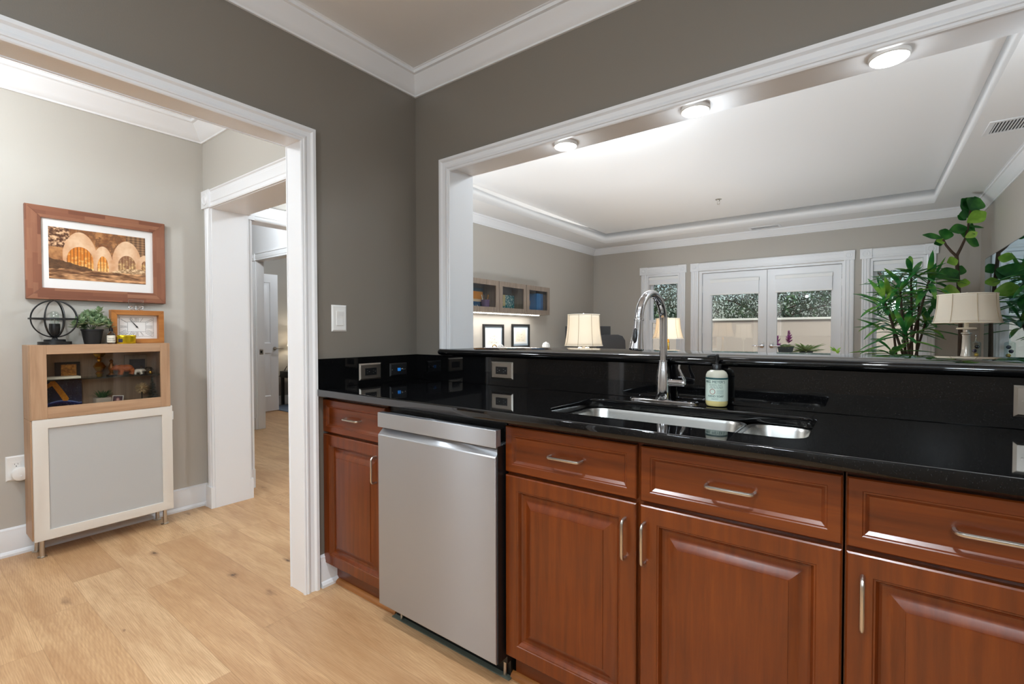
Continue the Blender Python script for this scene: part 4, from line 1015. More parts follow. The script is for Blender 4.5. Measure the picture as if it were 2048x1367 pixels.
for i, (y, sc_) in enumerate(((-.842, 1.0), (-.808, 1.2))):
    o = thing('glass_jar', ['tiny glass bottle with a stopper on the glass shelf', 'low glass jar on the glass shelf beside the gold trinket'][i], 'jar', (-1.50, y, ZS))
    if i == 0: MB().lathe([(0, 0), (.011, 0), (.013, .004), (.013, .024), (.005, .032), (.004, .046), (.007, .05), (0, .05)], (0, 0, 0), 20).build('bottle', 'glass', o, False)
    else:
        MB().lathe([(0, 0), (.020, 0), (.023, .006), (.023, .026), (.016, .038), (.0, .042)], (0, 0, 0), 24).build('jar', 'glass', o, False)
        MB().lathe([(.0, .001), (.019, .001), (.0215, .006), (.0215, .014), (0, .014)], (0, 0, 0), 20).build('contents', mat('copper beads', (170, 106, 70), .5), o, False)
o = tag(MB().sphere((-1.452, -.812, ZS + .0105), .0105, 14).build('gold_trinket', 'gold'), 'small round gold trinket at the right of the glass shelf', 'ornament')
# lower display: planter, polaroid, pompom, bottle brush tree
pl = thing('small_planter', 'small grey textured planter with dark faux grass in the display', 'plant', (-1.470, -1.035, ZB))
g = MB(); lp = []
for z, r in ((0, .030), (.02, .033), (.05, .036), (.064, .035)): lp.append([(x, y, z) for x, y in rrect(-r, -r, r, r, .008, 3)])
g.loft(lp); pm_ = paint('woven grey', (176, 166, 156), .8, 300, 1.0); g.build('pot', pm_, pl, False)
def blade(mb, base, tip, wd, sag=0.0, n=5, fold=.2, prof=None, up=Vector((0, 0, 1))):
    b0, t0 = Vector(base), Vector(tip); d = t0 - b0; side = d.cross(up)
    if side.length < 1e-5: side = Vector((1, 0, 0))
    side.normalize(); nrm = side.cross(d).normalized(); L_ = d.length
    prev = None
    for i in range(n + 1):
        t = i / n; p = b0 + d * t - Vector((0, 0, 1)) * sag * L_ * (t * t) + nrm * 0
        wv_ = wd * (prof(t) if prof else math.sin(PI * min(1, .08 + t * .92)) ** .8)
        c = mb.b.verts.new(p - nrm * wv_ * fold * .5); a = mb.b.verts.new(p + side * wv_ * .5 + nrm * wv_ * fold * .5); e = mb.b.verts.new(p - side * wv_ * .5 + nrm * wv_ * fold * .5)
        if prev:
            mb.b.faces.new([prev[0], prev[1], a, c]); mb.b.faces.new([prev[2], prev[0], c, e])
        prev = (c, a, e)
g = MB()
for i in range(90):
    a = random.uniform(0, 2 * PI); r = random.uniform(0, .02); t = random.uniform(.02, .055)
    blade(g, (r * math.cos(a), r * math.sin(a), .062), (t * math.cos(a) * .9, t * math.sin(a) * 1.2, .062 + random.uniform(.025, .06)), .004, .2, 3)
g.build('foliage', 'grass', pl, False)
o = thing('instant_photo', 'white bordered instant photo of a person leaning beside the planter', 'photograph', (-1.492, -.962, ZB))
picture('print', .052, .066, 26, 33, lambda u, v: (236, 236, 234) if (u < .09 or u > .91 or v < .22 or v > .93) else (mixr((226, 190, 180), (150, 90, 100), ((u - .5) ** 2 + (v - .62) ** 2) * 40) if ((u - .5) ** 2 + (v - .55) ** 2 * .5) < .035 else mixr((70, 40, 52), (96, 62, 76), fbm(u * 6, v * 6))), stand((0, 0, .034), '+x') @ Matrix.Rotation(math.radians(-6), 4, 'Z'), o, t=.0015)
o = thing('straw_pompom', 'round shaggy straw ball in the right of the display', 'ornament', (-1.475, -.850, ZB + .100))
g = MB(); g.sphere((0, 0, 0), .018, 12)
for i in range(260):
    d = Vector((random.gauss(0, 1), random.gauss(0, 1), random.gauss(0, 1))).normalized(); blade(g, d * .014, d * random.uniform(.033, .04), .006, 0, 2, .3)
g.build('straw', mat('straw', (206, 186, 150), .8), o, False)
MB().lathe([(0, -.0995), (.018, -.0995), (.018, -.095), (.003, -.092), (.003, -.015), (0, -.015)], (0, 0, 0), 16).build('stand', 'black_metal', o, False)
o = thing('bottle_brush_tree', 'flocked green bottle brush tree at the right end of the display', 'ornament', (-1.468, -.800, ZB))
g = MB()
for i in range(700):
    z = random.random(); r = .044 * (1 - z) + .003; a = random.uniform(0, 2 * PI); zz = .016 + z * .145
    blade(g, (0, 0, zz), (r * math.cos(a), r * math.sin(a), zz + .004), .0032, .0, 2, .2)
g.build('bristles', leaf_mat('flocked green', (40, 62, 54), (70, 94, 84), (150, 170, 164), 90, .8), o, False)
MB().cyl((0, 0, 0), .011, .016, 16).build('base', 'shoe', o, False)
# things on top of the cabinet
ZT = 1.1065
o = thing('sphere_lamp', 'black metal globe cage table lamp with a clear bulb on the cabinet', 'lamp', (-1.500, -1.222, ZT))
MB().lathe([(0, 0), (.068, 0), (.068, .014), (.066, .016), (.044, .016), (.044, .026), (.042, .028), (.014, .028), (.010, .036), (.012, .044), (0, .044)], (0, 0, 0), 40).build('base', 'black_metal', o, False)
CZl, RL = .138, .098
for i in range(4):
    a = PI * i / 4 + .25; pts = [(RL * math.cos(t) * math.cos(a), RL * math.cos(t) * math.sin(a), CZl + RL * math.sin(t)) for t in [2 * PI * k / 48 for k in range(48)]]
    MB().tube(pts, .0032, 8, True).build('hoop', 'black_metal', o, False)
MB().lathe([(RL - .002, CZl - .004), (RL + .003, CZl - .004), (RL + .003, CZl + .004), (RL - .002, CZl + .004), (RL - .002, CZl - .004)], (0, 0, 0), 48, cap=False).build('equator_ring', 'black_metal', o, False)
MB().lathe([(0, .040), (.012, .044), (.020, .060), (.023, .085), (.022, .112), (0, .112)], (0, 0, 0), 24).build('socket', 'black_metal', o, False)
MB().lathe([(0.0, .112), (.017, .112), (.018, .125), (.0195, .150), (.0185, .165), (.012, .177), (0, .181)], (0, 0, 0), 24).build('bulb', 'pane', o, False)
MB().tube([(.004, 0, .113), (.006, 0, .14), (0, .003, .15), (-.006, 0, .14), (-.004, 0, .113)], .0008, 6).build('filament', 'nickel', o, False)
o = thing('potted_plant', 'sage green leafy plant in a small black pot on the cabinet', 'plant', (-1.495, -1.068, ZT))
MB().lathe([(0, 0), (.034, 0), (.036, .002), (.047, .074), (.050, .075), (.050, .082), (.045, .083), (.043, .072), (0, .070)], (0, 0, 0), 32).build('pot', 'pot_black', o, False)
g = MB()
for k in range(26):
    a = k * 2.4; rr = .064 * math.sqrt((k + .5) / 26); hx_ = Vector((rr * math.cos(a) * 1.0, rr * math.sin(a) * 1.25, .075 + .105 * (1 - (rr / .075) ** 2) + random.uniform(-.01, .012)))
    if k == 3: hx_ += Vector((0, .005, .022))
    for j in range(11):
        b_ = j * 2.4 + k; el = .15 + .85 * (j / 11); l_ = random.uniform(.028, .044) * (1.15 - .4 * el)
        d = Vector((math.cos(b_) * math.cos(el * 1.4), math.sin(b_) * math.cos(el * 1.4), math.sin(el * 1.4))) * l_
        blade(g, hx_ - Vector((0, 0, .028 * (1 - el))), hx_ - Vector((0, 0, .028 * (1 - el))) + d, .021, .12, 3, .25)
g.build('foliage', 'sage_leaf', o, False)
g = MB()
for k in range(9):
    a = k * 2.4; g.tube([(0, 0, .07), (.03 * math.cos(a), .035 * math.sin(a), .13)], .0015, 5)
g.build('stems', 'grass', o, False)
o = thing('sanitizer_bottle', 'small clear hand sanitizer bottle with a cream label on the cabinet', 'bottle', (-1.455, -.994, ZT), math.radians(78))
MB().lathe([(0, 0), (.017, 0), (.019, .003), (.019, .050), (.015, .060), (.008, .066), (.008, .072), (0, .072)], (0, 0, 0), 28).build('bottle', 'glass', o, False)
MB().lathe([(.009, .070), (.009, .088), (.004, .089), (.0035, .100), (0, .100)], (0, 0, 0), 20).tube([(0, 0, .099), (-.004, 0, .103), (-.016, 0, .102)], .0035, 8).build('cap', 'black_plastic', o, False)
lb = MB().lathe([(.0193, .008), (.0193, .048)], (0, 0, 0), 32, cap=False).build('label', 'cream', o, False)
for s_, z, sz in (('HAND', .029, .0105), ('SANITIZER', .018, .0085)):
    t_ = text('lettering', s_, sz, 'ink', Matrix.Identity(4), None, .00005)
    for v in t_.data.vertices:
        a = v.co.x / .0195; v.co = Vector((.0195 * math.sin(a), -.0195 * math.cos(a), v.co.y + z))
    t_.parent = lb
o = thing('oval_tin', 'shiny yellow gold oval tin in front of the clock', 'tin', (-1.445, -.926, ZT), math.radians(90))
M['tin_gold'] = mat('yellow gold tin', (206, 176, 30), .22, .75)
MB().lathe([(0, 0), (.043, 0), (.044, .002), (.044, .038), (0, .038)], (0, 0, 0), 40, sx=1, sy=.55).build('body', 'tin_gold', o, False)
MB().lathe([(.0452, .038), (.0455, .046), (.043, .049), (0, .049)], (0, 0, 0), 40, sx=1, sy=.57).build('lid', 'tin_gold', o, False)
g = MB(); P_ = lambda a, z: (.0446 * math.cos(a), .0252 * math.sin(a), z)
for k in range(6): g.face([P_(-2.75 + k * .1, .008), P_(-2.65 + k * .1, .008), P_(-2.65 + k * .1, .028), P_(-2.75 + k * .1, .028)])
g.build('label', mat('dark blue label', (30, 26, 60), .4), o, False)
# clock
o = thing('mantel_clock', 'rectangular honey wood clock with roman numerals on the cabinet', 'clock', (-1.535, -.857, ZT))
def orail(pts, m='clock_wood'): MB().prism([(0, a, b_) for a, b_ in pts], (.05, 0, 0)).build('frame_rail', m, o, False, bevel=.0015)
hw, hh_, fw = .128, .196, .027
orail([(-hw, 0), (hw, 0), (hw - fw, fw), (-hw + fw, fw)]); orail([(-hw, hh_), (hw, hh_), (hw - fw, hh_ - fw), (-hw + fw, hh_ - fw)])
orail([(-hw, 0), (-hw, hh_), (-hw + fw, hh_ - fw), (-hw + fw, fw)]); orail([(hw, 0), (hw, hh_), (hw - fw, hh_ - fw), (hw - fw, fw)])
MB().box(.004, -hw + fw, fw, .014, hw - fw, hh_ - fw).build('face', 'mat_white', o, False)
g = MB(); czz = hh_ / 2
def bar(a0, b0, a1, b1, w_):
    d = Vector((a1 - a0, b1 - b0)); n = Vector((-d.y, d.x)).normalized() * w_ / 2
    g.face([(.0146, a0 + n.x, b0 + n.y), (.0146, a1 + n.x, b1 + n.y), (.0146, a1 - n.x, b1 - n.y), (.0146, a0 - n.x, b0 - n.y)])
ow, oh, iw, ih = .083, .057, .044, .029
for sx_, sy_ in ((ow, oh), (iw, ih)):
    for a0, b0, a1, b1 in ((-1, -1, 1, -1), (1, -1, 1, 1), (1, 1, -1, 1), (-1, 1, -1, -1)): bar(a0 * sx_, czz + b0 * sy_, a1 * sx_, czz + b1 * sy_, .0011)
ROM = ['XII', 'I', 'II', 'III', 'IIII', 'V', 'VI', 'VII', 'VIII', 'IX', 'X', 'XI']
for h_ in range(12):
    t = PI / 2 - h_ * PI / 6; d = Vector((math.cos(t), math.sin(t))); k1 = min(ow / max(abs(d.x), 1e-3), oh / max(abs(d.y), 1e-3)) * .95; k0 = min(iw / max(abs(d.x), 1e-3), ih / max(abs(d.y), 1e-3)) * 1.06
    n = Vector((-d.y, d.x)); st = ROM[h_]; off = -(len(st) - 1) * .0036
    for ch in st:
        p0 = d * k0 + n * -off; p1 = d * k1 + n * -off
        if ch == 'I': bar(p0.x, czz + p0.y, p1.x, czz + p1.y, .0013)
        elif ch == 'V': bar(p0.x, czz + p0.y, p1.x + n.x * .003, czz + p1.y + n.y * .003, .0014); bar(p0.x, czz + p0.y, p1.x - n.x * .003, czz + p1.y - n.y * .003, .0007)
        else: bar(p0.x + n.x * .003, czz + p0.y + n.y * .003, p1.x - n.x * .003, czz + p1.y - n.y * .003, .0014); bar(p0.x - n.x * .003, czz + p0.y - n.y * .003, p1.x + n.x * .003, czz + p1.y + n.y * .003, .0007)
        off += .0072
g.build('numerals', 'ink', o, False, 0)
g = MB()
def hand(ang, l_, w_):
    d = Vector((math.cos(ang), math.sin(ang))); n = Vector((-d.y, d.x)); p = [d * -.012, n * w_, d * l_, n * -w_]
    g.prism([(.0165, q.x, czz + q.y) for q in p], (.0008, 0, 0))
hand(PI / 2 + math.radians(39), .062, .0022); hand(PI / 2 + math.radians(34), .040, .003)
g.lathe([(.0045, .0150), (.0045, .0185), (0, .0190)], (0, 0, czz), 16, (1, 0, 0)); g.build('hands', 'ink', o, False, 0)
o = thing('crystal_ornament', 'small clear glass block on curled chrome feet on top of the clock', 'ornament', (-1.51, -.862, ZT + .1965))
MB().box(-.007, -.036, .026, .007, .036, .064).build('glass_block', 'glass', o, False, bevel=.002)
g = MB()
for sgn in (-1, 1):
    g.tube([(0, 0, .002), (0, sgn * .010, .010), (0, sgn * .020, .004), (0, sgn * .032, .008), (0, sgn * .034, .020), (0, sgn * .024, .024), (0, sgn * .016, .018), (0, sgn * .022, .013)], .0032, 8)
g.tube([(0, 0, .0), (0, 0, .026)], .005, 10); g.build('curled_stand', 'chrome', o, False)

# ================================================================== LIVING ROOM
XL = -1.708
# wall cabinets with glass doors
def wall_cab(y0, y1, label, filler):
    o = thing('wall_cabinet', label, 'cabinet', (XL + .11, (y0 + y1) / 2, 1.402), group=None)
    z0, z1, xf = 1.402, 1.775, XL + .21
    for a in (y0, y1 - .016): MB().box(XL + .001, a, z0, xf - .001, a + .016, z1).build('side_panel', 'grey_wood', o)
    MB().box(XL + .001, y0 + .016, z0, xf - .001, y1 - .016, z0 + .016).build('bottom_panel', 'grey_wood', o); MB().box(XL + .001, y0 + .016, z1 - .016, xf - .001, y1 - .016, z1).build('top_panel', 'grey_wood', o)
    MB().box(XL + .001, y0 + .016, z0 + .016, XL + .008, y1 - .016, z1 - .016).build('back_panel', mat('dark back', (110, 114, 124), .6), o)
    me = plate_mesh(rect(y0 + .002, z0 + .001, y1 - .002, z1 - .001), [rect(y0 + .06, z0 + .06, y1 - .06, z1 - .06)], .018, .001)
    me.transform(Matrix(((0, 0, 1, xf), (1, 0, 0, 0), (0, 1, 0, 0), (0, 0, 0, 1)))); d = link('door', me, 'grey_wood', o, True, 0)
    MB().box(xf + .007, y0 + .058, z0 + .058, xf + .011, y1 - .058, z1 - .058).build('glass_pane', 'smoked_pane', d, smooth=0)
    return o
CBY = [(1.44, 2.045), (2.052, 2.618), (2.624, 3.178), (3.184, 3.735)]
LBL = ['grey wood wall cabinet mostly hidden by the white jamb', 'grey wood glass wall cabinet showing an orange and blue poster', 'grey wood glass wall cabinet showing a teal print', 'grey wood glass wall cabinet at the far end holding a blue folder']
for (a, b_), l_ in zip(CBY, LBL): wall_cab(a, b_, l_, None)
ZC = 1.419
def poster(u, v):
    if v > .5: return mixr((236, 164, 60), (226, 146, 50), fbm(u * 4, v * 4)) if v < .86 else (70, 110, 140)
    if v > .42: return (236, 214, 186)
    return mixr((24, 70, 130), (20, 110, 160), fbm(u * 8, v * 8))
o = thing('poster', 'orange and blue poster dated 2012 inside the first wall cabinet', 'poster', (XL + .05, 2.37, ZC))
picture('sheet', .30, .27, 26, 27, poster, stand((0, 0, .135), '+x'), o, t=.004)
text('lettering', '2012', .058, 'mat_white', stand((.0052, -.005, .05), '+x'), o, .0005, spacing=1.25)
o = thing('pencil_cup', 'purple patterned cup of pens inside the first wall cabinet', 'cup', (XL + .12, 2.49, ZC))
MB().lathe([(0, 0), (.045, 0), (.05, .13), (.046, .13), (.042, .006), (0, .006)], (0, 0, 0), 24).build('cup', mat('purple pattern', (92, 70, 120), .5), o, False)
for k in range(5): MB().tube([(.01 * math.cos(k * 1.3), .01 * math.sin(k * 1.3), .01), (.045 * math.cos(k * 1.3), .045 * math.sin(k * 1.3), .19)], .005, 6).build('pen', ['gold', 'ink', mat('orange pen', (214, 130, 60), .5), 'white_plastic', 'teal_ink'][k], o, False)
o = thing('teal_print', 'teal and white dotted print inside the second wall cabinet', 'print', (XL + .05, 2.96, ZC))
picture('sheet', .38, .22, 60, 34, lambda u, v: (206, 196, 150) if .36 < u < .5 and v > .35 else ((220, 240, 244) if fbm(u * 40, v * 24) > .62 else mixr((10, 104, 130), (24, 150, 160), fbm(u * 5, v * 5))), stand((0, 0, .11), '+x'), o, t=.004)
o = tag(MB().box(XL + .03, 3.50, ZC, XL + .17, 3.60, ZC + .27).build('folder', mat('bright blue folder', (40, 124, 196), .5), bevel=.003), 'bright blue folder standing in the far wall cabinet', 'folder')
o = tag(MB().box(XL + .03, 3.605, ZC, XL + .17, 3.655, ZC + .27).build('folder', mat('mid blue folder', (34, 96, 160), .5), bevel=.003), 'darker blue folder right of the bright blue one in the far wall cabinet', 'folder')
o = thing('glass_vase', 'clear etched glass inside the far wall cabinet', 'vase', (XL + .12, 3.36, ZC))
MB().lathe([(0, 0), (.03, 0), (.008, .012), (.006, .07), (.03, .10), (.036, .14), (.034, .17)], (0, 0, 0), 20, cap=False).build('vase', 'glass', o, False)
# LED strip under the cabinets
o = thing('led_strip', 'lit white LED strip under the wall cabinets', 'light strip', (XL + .16, 2.6, 1.40))
MB().box(XL + .17, 1.44, 1.396, XL + .182, 3.56, 1.4015).build('strip', 'white_plastic', o)
for k in range(44): 
    y = 1.48 + k * .0475
    MB().box(XL + .168, y - .012, 1.386, XL + .184, y + .012, 1.3965).build('led', 'led_strip', o)
lamp('led_strip_lamp', 'AREA', (XL + .13, 2.5, 1.384), 9, (1, .97, .92), 2.1, (0, 0, 0), shape='RECTANGLE', size_y=.02).rotation_euler = (0, 0, PI / 2)
# framed certificates on the wall
def cert(y0, y1, z0, z1, label, tone):
    o = thing('framed_certificate', label, 'picture', (XL + .0005, (y0 + y1) / 2, (z0 + z1) / 2), group=None)
    fw = .028; frame4(o, y0, y1, z0, z1, fw, XL + .0005, .02, 'black_metal', 'black_metal')
    MB().box(XL + .001, y0 + fw, z0 + fw, XL + .006, y1 - fw, z1 - fw).build('mount', mat('grey blue mount', (168, 182, 192), .6), o)
    def fn(u, v):
        if u < .12 or u > .88 or v < .12 or v > .9: return (240, 240, 238)
        return mixr(tone, (180, 172, 158), .5 if (fbm(u * 20, v * 26) > .6 and .25 < u < .75 and .2 < v < .8) else 0)
    picture('print', y1 - y0 - 2 * fw - .04, z1 - z0 - 2 * fw - .05, 30, 40, fn, stand((.006, 0, 0), '+x'), o)
    return o
cert(2.575, 2.98, .935, 1.268, 'black framed pale certificate under the first wall cabinet', (238, 236, 226))
cert(3.155, 3.555, .962, 1.276, 'black framed cream certificate under the second wall cabinet', (236, 226, 206))
cert(1.98, 2.385, .935, 1.268, 'black framed certificate mostly hidden by the white jamb', (236, 232, 222))
# desk with the monitor, chair, jar, arched lamp
dk = thing('desk', 'long white desk along the left living room wall, hidden by the bar', 'desk', (-1.36, 3.5, 0))
MB().box(-1.706, 2.1, .715, -1.0, 5.1, .745).build('desktop', 'white_plastic', dk, bevel=.003)
for x in (-1.67, -1.04):
    for y in (2.14, 5.06): MB().box(x - .025, y - .025, 0, x + .025, y + .025, .715).build('leg', 'white_plastic', dk)
ZD = .7455
pj = at(1092, 690, 6.3)
o = thing('lidded_jar', 'white ribbed lidded jar on the desk below the wall cabinets', 'jar', (pj.x, pj.y, ZD))
hj = 1.169 - ZD - (683 - 664) / FPX * 6.3
g = MB().lathe([(0, 0), (.05, 0), (.05, hj - .10), (.03, hj - .095)], (0, 0, 0), 24); g.build('stand', 'white_plastic', o, False)
lp = []
for z, r in ((hj - .094, .035), (hj - .085, .046), (hj - .055, .05), (hj - .036, .046)):
    lp.append([(r * (1 + .05 * math.cos(14 * t)) * math.cos(t), r * (1 + .05 * math.cos(14 * t)) * math.sin(t), z) for t in [2 * PI * k / 84 for k in range(84)]])
MB().loft(lp).build('bowl', 'mat_white', o, False)
MB().lathe([(.044, hj - .035), (.046, hj - .03), (.03, hj - .012), (.012, hj - .006), (.010, hj), (0, hj)], (0, 0, 0), 28).build('lid', 'mat_white', o, False)
pa = at(995, 700, 5.47)
o = thing('arched_lamp', 'white curved arm with a gold ring just above the bar edge', 'lamp', (pa.x, pa.y, ZD))
ha = 1.169 - ZD - (688 - 664) / FPX * 5.47
cdir = Vector((CR.x, CR.y, 0)).normalized()
MB().cyl((0, 0, 0), .06, .015, 24).build('foot', 'white_plastic', o, False)
pts = [cdir * .0 + Vector((0, 0, .015)), Vector((0, 0, ha - .07))]
for k in range(9):
    a = PI - PI * k / 8; pts.append(cdir * (.035 + .035 * math.cos(a)) + Vector((0, 0, ha - .05 + .045 * math.sin(a))))
MB().tube(pts, .008, 10).build('arm', 'white_plastic', o, False)
ring = [cdir * (-.035 + .022 * math.cos(t)) + Vector((0, 0, ha - .03 + .022 * math.sin(t))) for t in [2 * PI * k / 20 for k in range(20)]]
MB().tube(ring, .005, 8, True).build('gold_ring', 'gold', o, False)
# monitor
pm0, pm1 = at(1131, 652, 7.0), at(1221, 652, 7.0)
mc = (pm0 + pm1) / 2
wm = (pm1 - pm0).length
dirm = Vector((pm1.x - pm0.x, pm1.y - pm0.y, 0)).normalized()
ang = math.atan2(dirm.y, dirm.x)
o = thing('monitor', 'dark grey computer monitor behind the lit table lamp', 'monitor', (mc.x, mc.y, .7455), ang)
M['dark_grey'] = mat('dark grey plastic', (66, 66, 68), .5)
zt = mc.z - .7455
MB().box(-wm / 2, -.012, zt - .30, wm / 2, .03, zt).build('screen_housing', 'dark_grey', o, False, bevel=.006)
MB().box(-.03, .0, .0, .03, .03, zt - .28).build('stand', 'black_plastic', o, False, bevel=.004)
MB().box(-.12, -.08, 0, .12, .1, .012).build('base', 'black_plastic', o, False, bevel=.004)
MB().box(-wm / 2 + .01, -.0125, zt - .29, wm / 2 - .01, -.0122, zt - .01).build('panel', mat('matte screen', (58, 58, 60), .35), o, False)
pc = at(1237, 669, 6.25)
o = thing('office_chair', 'dark grey office chair with a padded back behind the bar', 'chair', (pc.x, pc.y, 0), math.atan2(CR.y, CR.x) + .25)
M['chair_grey'] = paint('charcoal fabric', (64, 64, 66), .8, 400, .3)
lp = []
for z, w_, d in ((.52, .16, .03), (.60, .20, .045), (.80, .215, .05), (pc.z - .08, .205, .045), (pc.z - .02, .165, .035), (pc.z, .10, .02)):
    lp.append([(x, y + .22, z) for x, y in rrect(-w_, -d, w_, d, d * .8, 5)])
MB().loft(lp).build('backrest', 'chair_grey', o, False, 60)
lp = [[(x, y, z) for x, y in rrect(-w_, -w_, w_, w_, .06, 5)] for z, w_ in ((.43, .22), (.45, .245), (.49, .245), (.51, .22))]
MB().loft(lp).build('seat', 'chair_grey', o, False, 60)
MB().box(-.03, .18, .44, .03, .25, .56).build('back_bracket', 'black_plastic', o, False)
MB().cyl((0, 0, .08), .025, .36, 16).build('gas_lift', 'black_metal', o, False)
for k in range(5):
    a = k * 2 * PI / 5; MB().tube([(0, 0, .10), (.28 * math.cos(a), .28 * math.sin(a), .065)], .018, 8).build('leg', 'black_plastic', o, False)
    MB().sphere((.28 * math.cos(a), .28 * math.sin(a), .03), .03, 12).build('caster', 'black_plastic', o, False)
# table lamps
def table_lamp(label, c, ztop, zbot, rt, rb, base_fn, table, energy, col, square=False, name='table_lamp'):
    tz = table
    o = thing(name, label, 'lamp', (c[0], c[1], tz))
    prof = []; n = 10; ht, hb = ztop - tz, zbot - tz
    for i in range(n + 1):
        t = i / n; r = rb + (rt - rb) * (1 - (1 - t) ** 2.2); prof.append((r, hb + (ht - hb) * t))
    sg = 40
    sh = MB().lathe(prof, (0, 0, 0), sg, cap=False).build('lamp_shade', 'shade', o, False, 60)
    md = sh.modifiers.new('thick', 'SOLIDIFY'); md.thickness = .0015
    for k in range(8):
        a = k * PI / 4 + .2; MB().tube([((r + .0015) * math.cos(a), (r + .0015) * math.sin(a), z) for r, z in prof], .0022, 5).build('seam', 'seam', sh, False)
    for z, r in (prof[0][::-1], prof[-1][::-1]):
        MB().tube([(r * math.cos(t), r * math.sin(t), z) for t in [2 * PI * k / 40 for k in range(40)]], .0035, 6, True).build('trim_band', M['cream'], sh, False)
    base_fn(o, hb, ht)
    MB().sphere((0, 0, hb + (ht - hb) * .45), .028, 14, s=(1, 1, 1.2)).build('bulb', 'mat_white', o, False)
    MB().lathe([(.006, ht - .012), (.004, ht), (.009, ht + .006), (.006, ht + .014), (0, ht + .016)], (0, 0, 0), 12).build('finial', 'nickel', o, False)
    g = MB()
    for k in range(3):
        a = k * 2 * PI / 3; g.tube([(0, 0, ht - .012), (rt * math.cos(a), rt * math.sin(a), ht - .012)], .0018, 5)
    g.build('shade_spider', 'nickel', o, False)
    if energy:
        lamp('lamp_bulb', 'POINT', (c[0], c[1], tz + hb + (ht - hb) * .45 + .0), energy, col, .045)
        o.children[-4 if False else 0]
    return o
def end_table(label, c, h_, m='black_metal', r=.25):
    o = thing('side_table', label, 'table', (c[0], c[1], 0))
    MB().lathe([(0, h_ - .025), (r, h_ - .025), (r + .005, h_ - .02), (r + .005, h_ - .004), (r, h_ - .0005), (0, h_ - .0005)], (0, 0, 0), 40).build('tabletop', m, o, False)
    for k in range(4):
        a = PI / 4 + k * PI / 2; MB().tube([(r * .7 * math.cos(a), r * .7 * math.sin(a), h_ - .03), (r * .85 * math.cos(a), r * .85 * math.sin(a), 0.001)], .015, 8).build('leg', m, o, False)
    return o
def metal_base(o, hb, ht):
    MB().lathe([(0, 0), (.075, 0), (.075, .012), (.02, .022), (.012, .05), (.012, hb - .03), (.016, hb - .028), (.016, hb - .02), (.010, hb), (.010, hb + .05), (0, hb + .05)], (0, 0, 0), 28).build('stem', 'nickel', o, False)
    for dx in (-.036, .036): MB().cyl((dx * CR.x, dx * CR.y, hb - .05), .0035, .075, 8).build('switch_rod', M['cream'], o, False)
    MB().tube([(-.05 * CR.x, -.05 * CR.y, hb - .022), (.05 * CR.x, .05 * CR.y, hb - .022)], .006, 8).build('cross_bar', M['cream'], o, False)
def gold_base(o, hb, ht):
    MB().lathe([(0, 0), (.07, 0), (.07, .015), (.03, .03), (.015, .06), (.03, .12), (.036, .18), (.022, .24), (.014, hb - .06), (.02, hb - .045), (.012, hb - .02), (.010, hb), (.010, hb + .05), (0, hb + .05)], (0, 0, 0), 28).build('stem', 'gold', o, False)
L1 = at(1167, 690, 4.3); L2 = at(1336, 677, 5.93); L3 = at(1933, 646, 3.4)
end_table('round black end table under the near lamp, hidden by the bar', (L1.x, L1.y), .66)
table_lamp('bright white bell shade table lamp with a metal stem in front of the monitor', (L1.x, L1.y), 1.326, 1.048, .143, .170, metal_base, .66, 46, (1, .96, .90))
end_table('round black end table under the warm lamp, hidden by the bar', (L2.x, L2.y), .66)
table_lamp('warm yellow lit bell shade lamp with a gold stem before the left window', (L2.x, L2.y), 1.338, 1.088, .140, .185, gold_base, .66, 17, (1, .68, .33))
cs = thing('console_table', 'low dark console table along the right wall, hidden by the bar', 'table', (2.72, 3.4, 0))
MB().box(2.46, 2.45, .74, 2.985, 4.30, .78).build('tabletop', 'cherry_h', cs, bevel=.004)
for x in (2.50, 2.945):
    for y in (2.49, 4.26): MB().box(x - .025, y - .025, 0, x + .025, y + .025, .74).build('leg', 'cherry', cs)
M['smoky_glass'] = mat('pale mercury glass', (196, 190, 180), .12, .35, 0)
def glass_base(o, hb, ht):
    MB().lathe([(0, 0), (.055, 0), (.055, .012), (.03, .02), (.036, .05), (.044, .09), (.043, .13), (.034, .19), (.025, .25), (.021, hb - .10), (.024, hb - .085), (0, hb - .085)], (0, 0, 0), 32).build('glass_body', 'smoky_glass', o, False)
    MB().lathe([(.020, hb - .086), (.030, hb - .080), (.028, hb - .072), (.016, hb - .068), (.016, hb - .05), (0, hb - .05)], (0, 0, 0), 28).build('collar', 'nickel', o, False)
    MB().lathe([(.0, hb - .050), (.052, hb - .048), (.056, hb - .042), (.052, hb - .036), (.0, hb - .034)], (0, 0, 0), 28).build('disc', M['cream'], o, False)
    MB().cyl((0, 0, hb - .035), .013, .06, 16).build('socket', M['cream'], o, False)
table_lamp('unlit cream bell shade lamp with a glass body at the right', (L3.x, L3.y), 1.434, 1.233, .161, .185, glass_base, .7805, 0, (1, 1, 1))
# Galileo thermometer
tp = at(1951, 708, 4.08)
o = thing('galileo_thermometer', 'clear glass tube thermometer with coloured floating balls beside the right lamp', 'thermometer', (tp.x, tp.y, .7805))
ztop = 1.169 - (686 - 664) / FPX * 4.14 - .7805
MB().lathe([(0, 0), (.04, 0), (.04, .012), (.034, .015), (.034, ztop), (.030, ztop + .004), (.008, ztop + .012), (.004, ztop + .03), (.002, ztop + .07), (0, ztop + .075)], (0, 0, 0), 28).build('tube', 'pane', o, False)
for k, (z, colr) in enumerate(((ztop - .035, (40, 30, 40)), (ztop - .07, (30, 26, 70)), (ztop - .105, (210, 170, 60)), (ztop - .14, (40, 50, 110)))):
    MB().sphere(((-1) ** k * .008, .006 * (k % 3 - 1), z), .016, 14).build('float_ball', mat('float %d' % k, colr, .2), o, False)
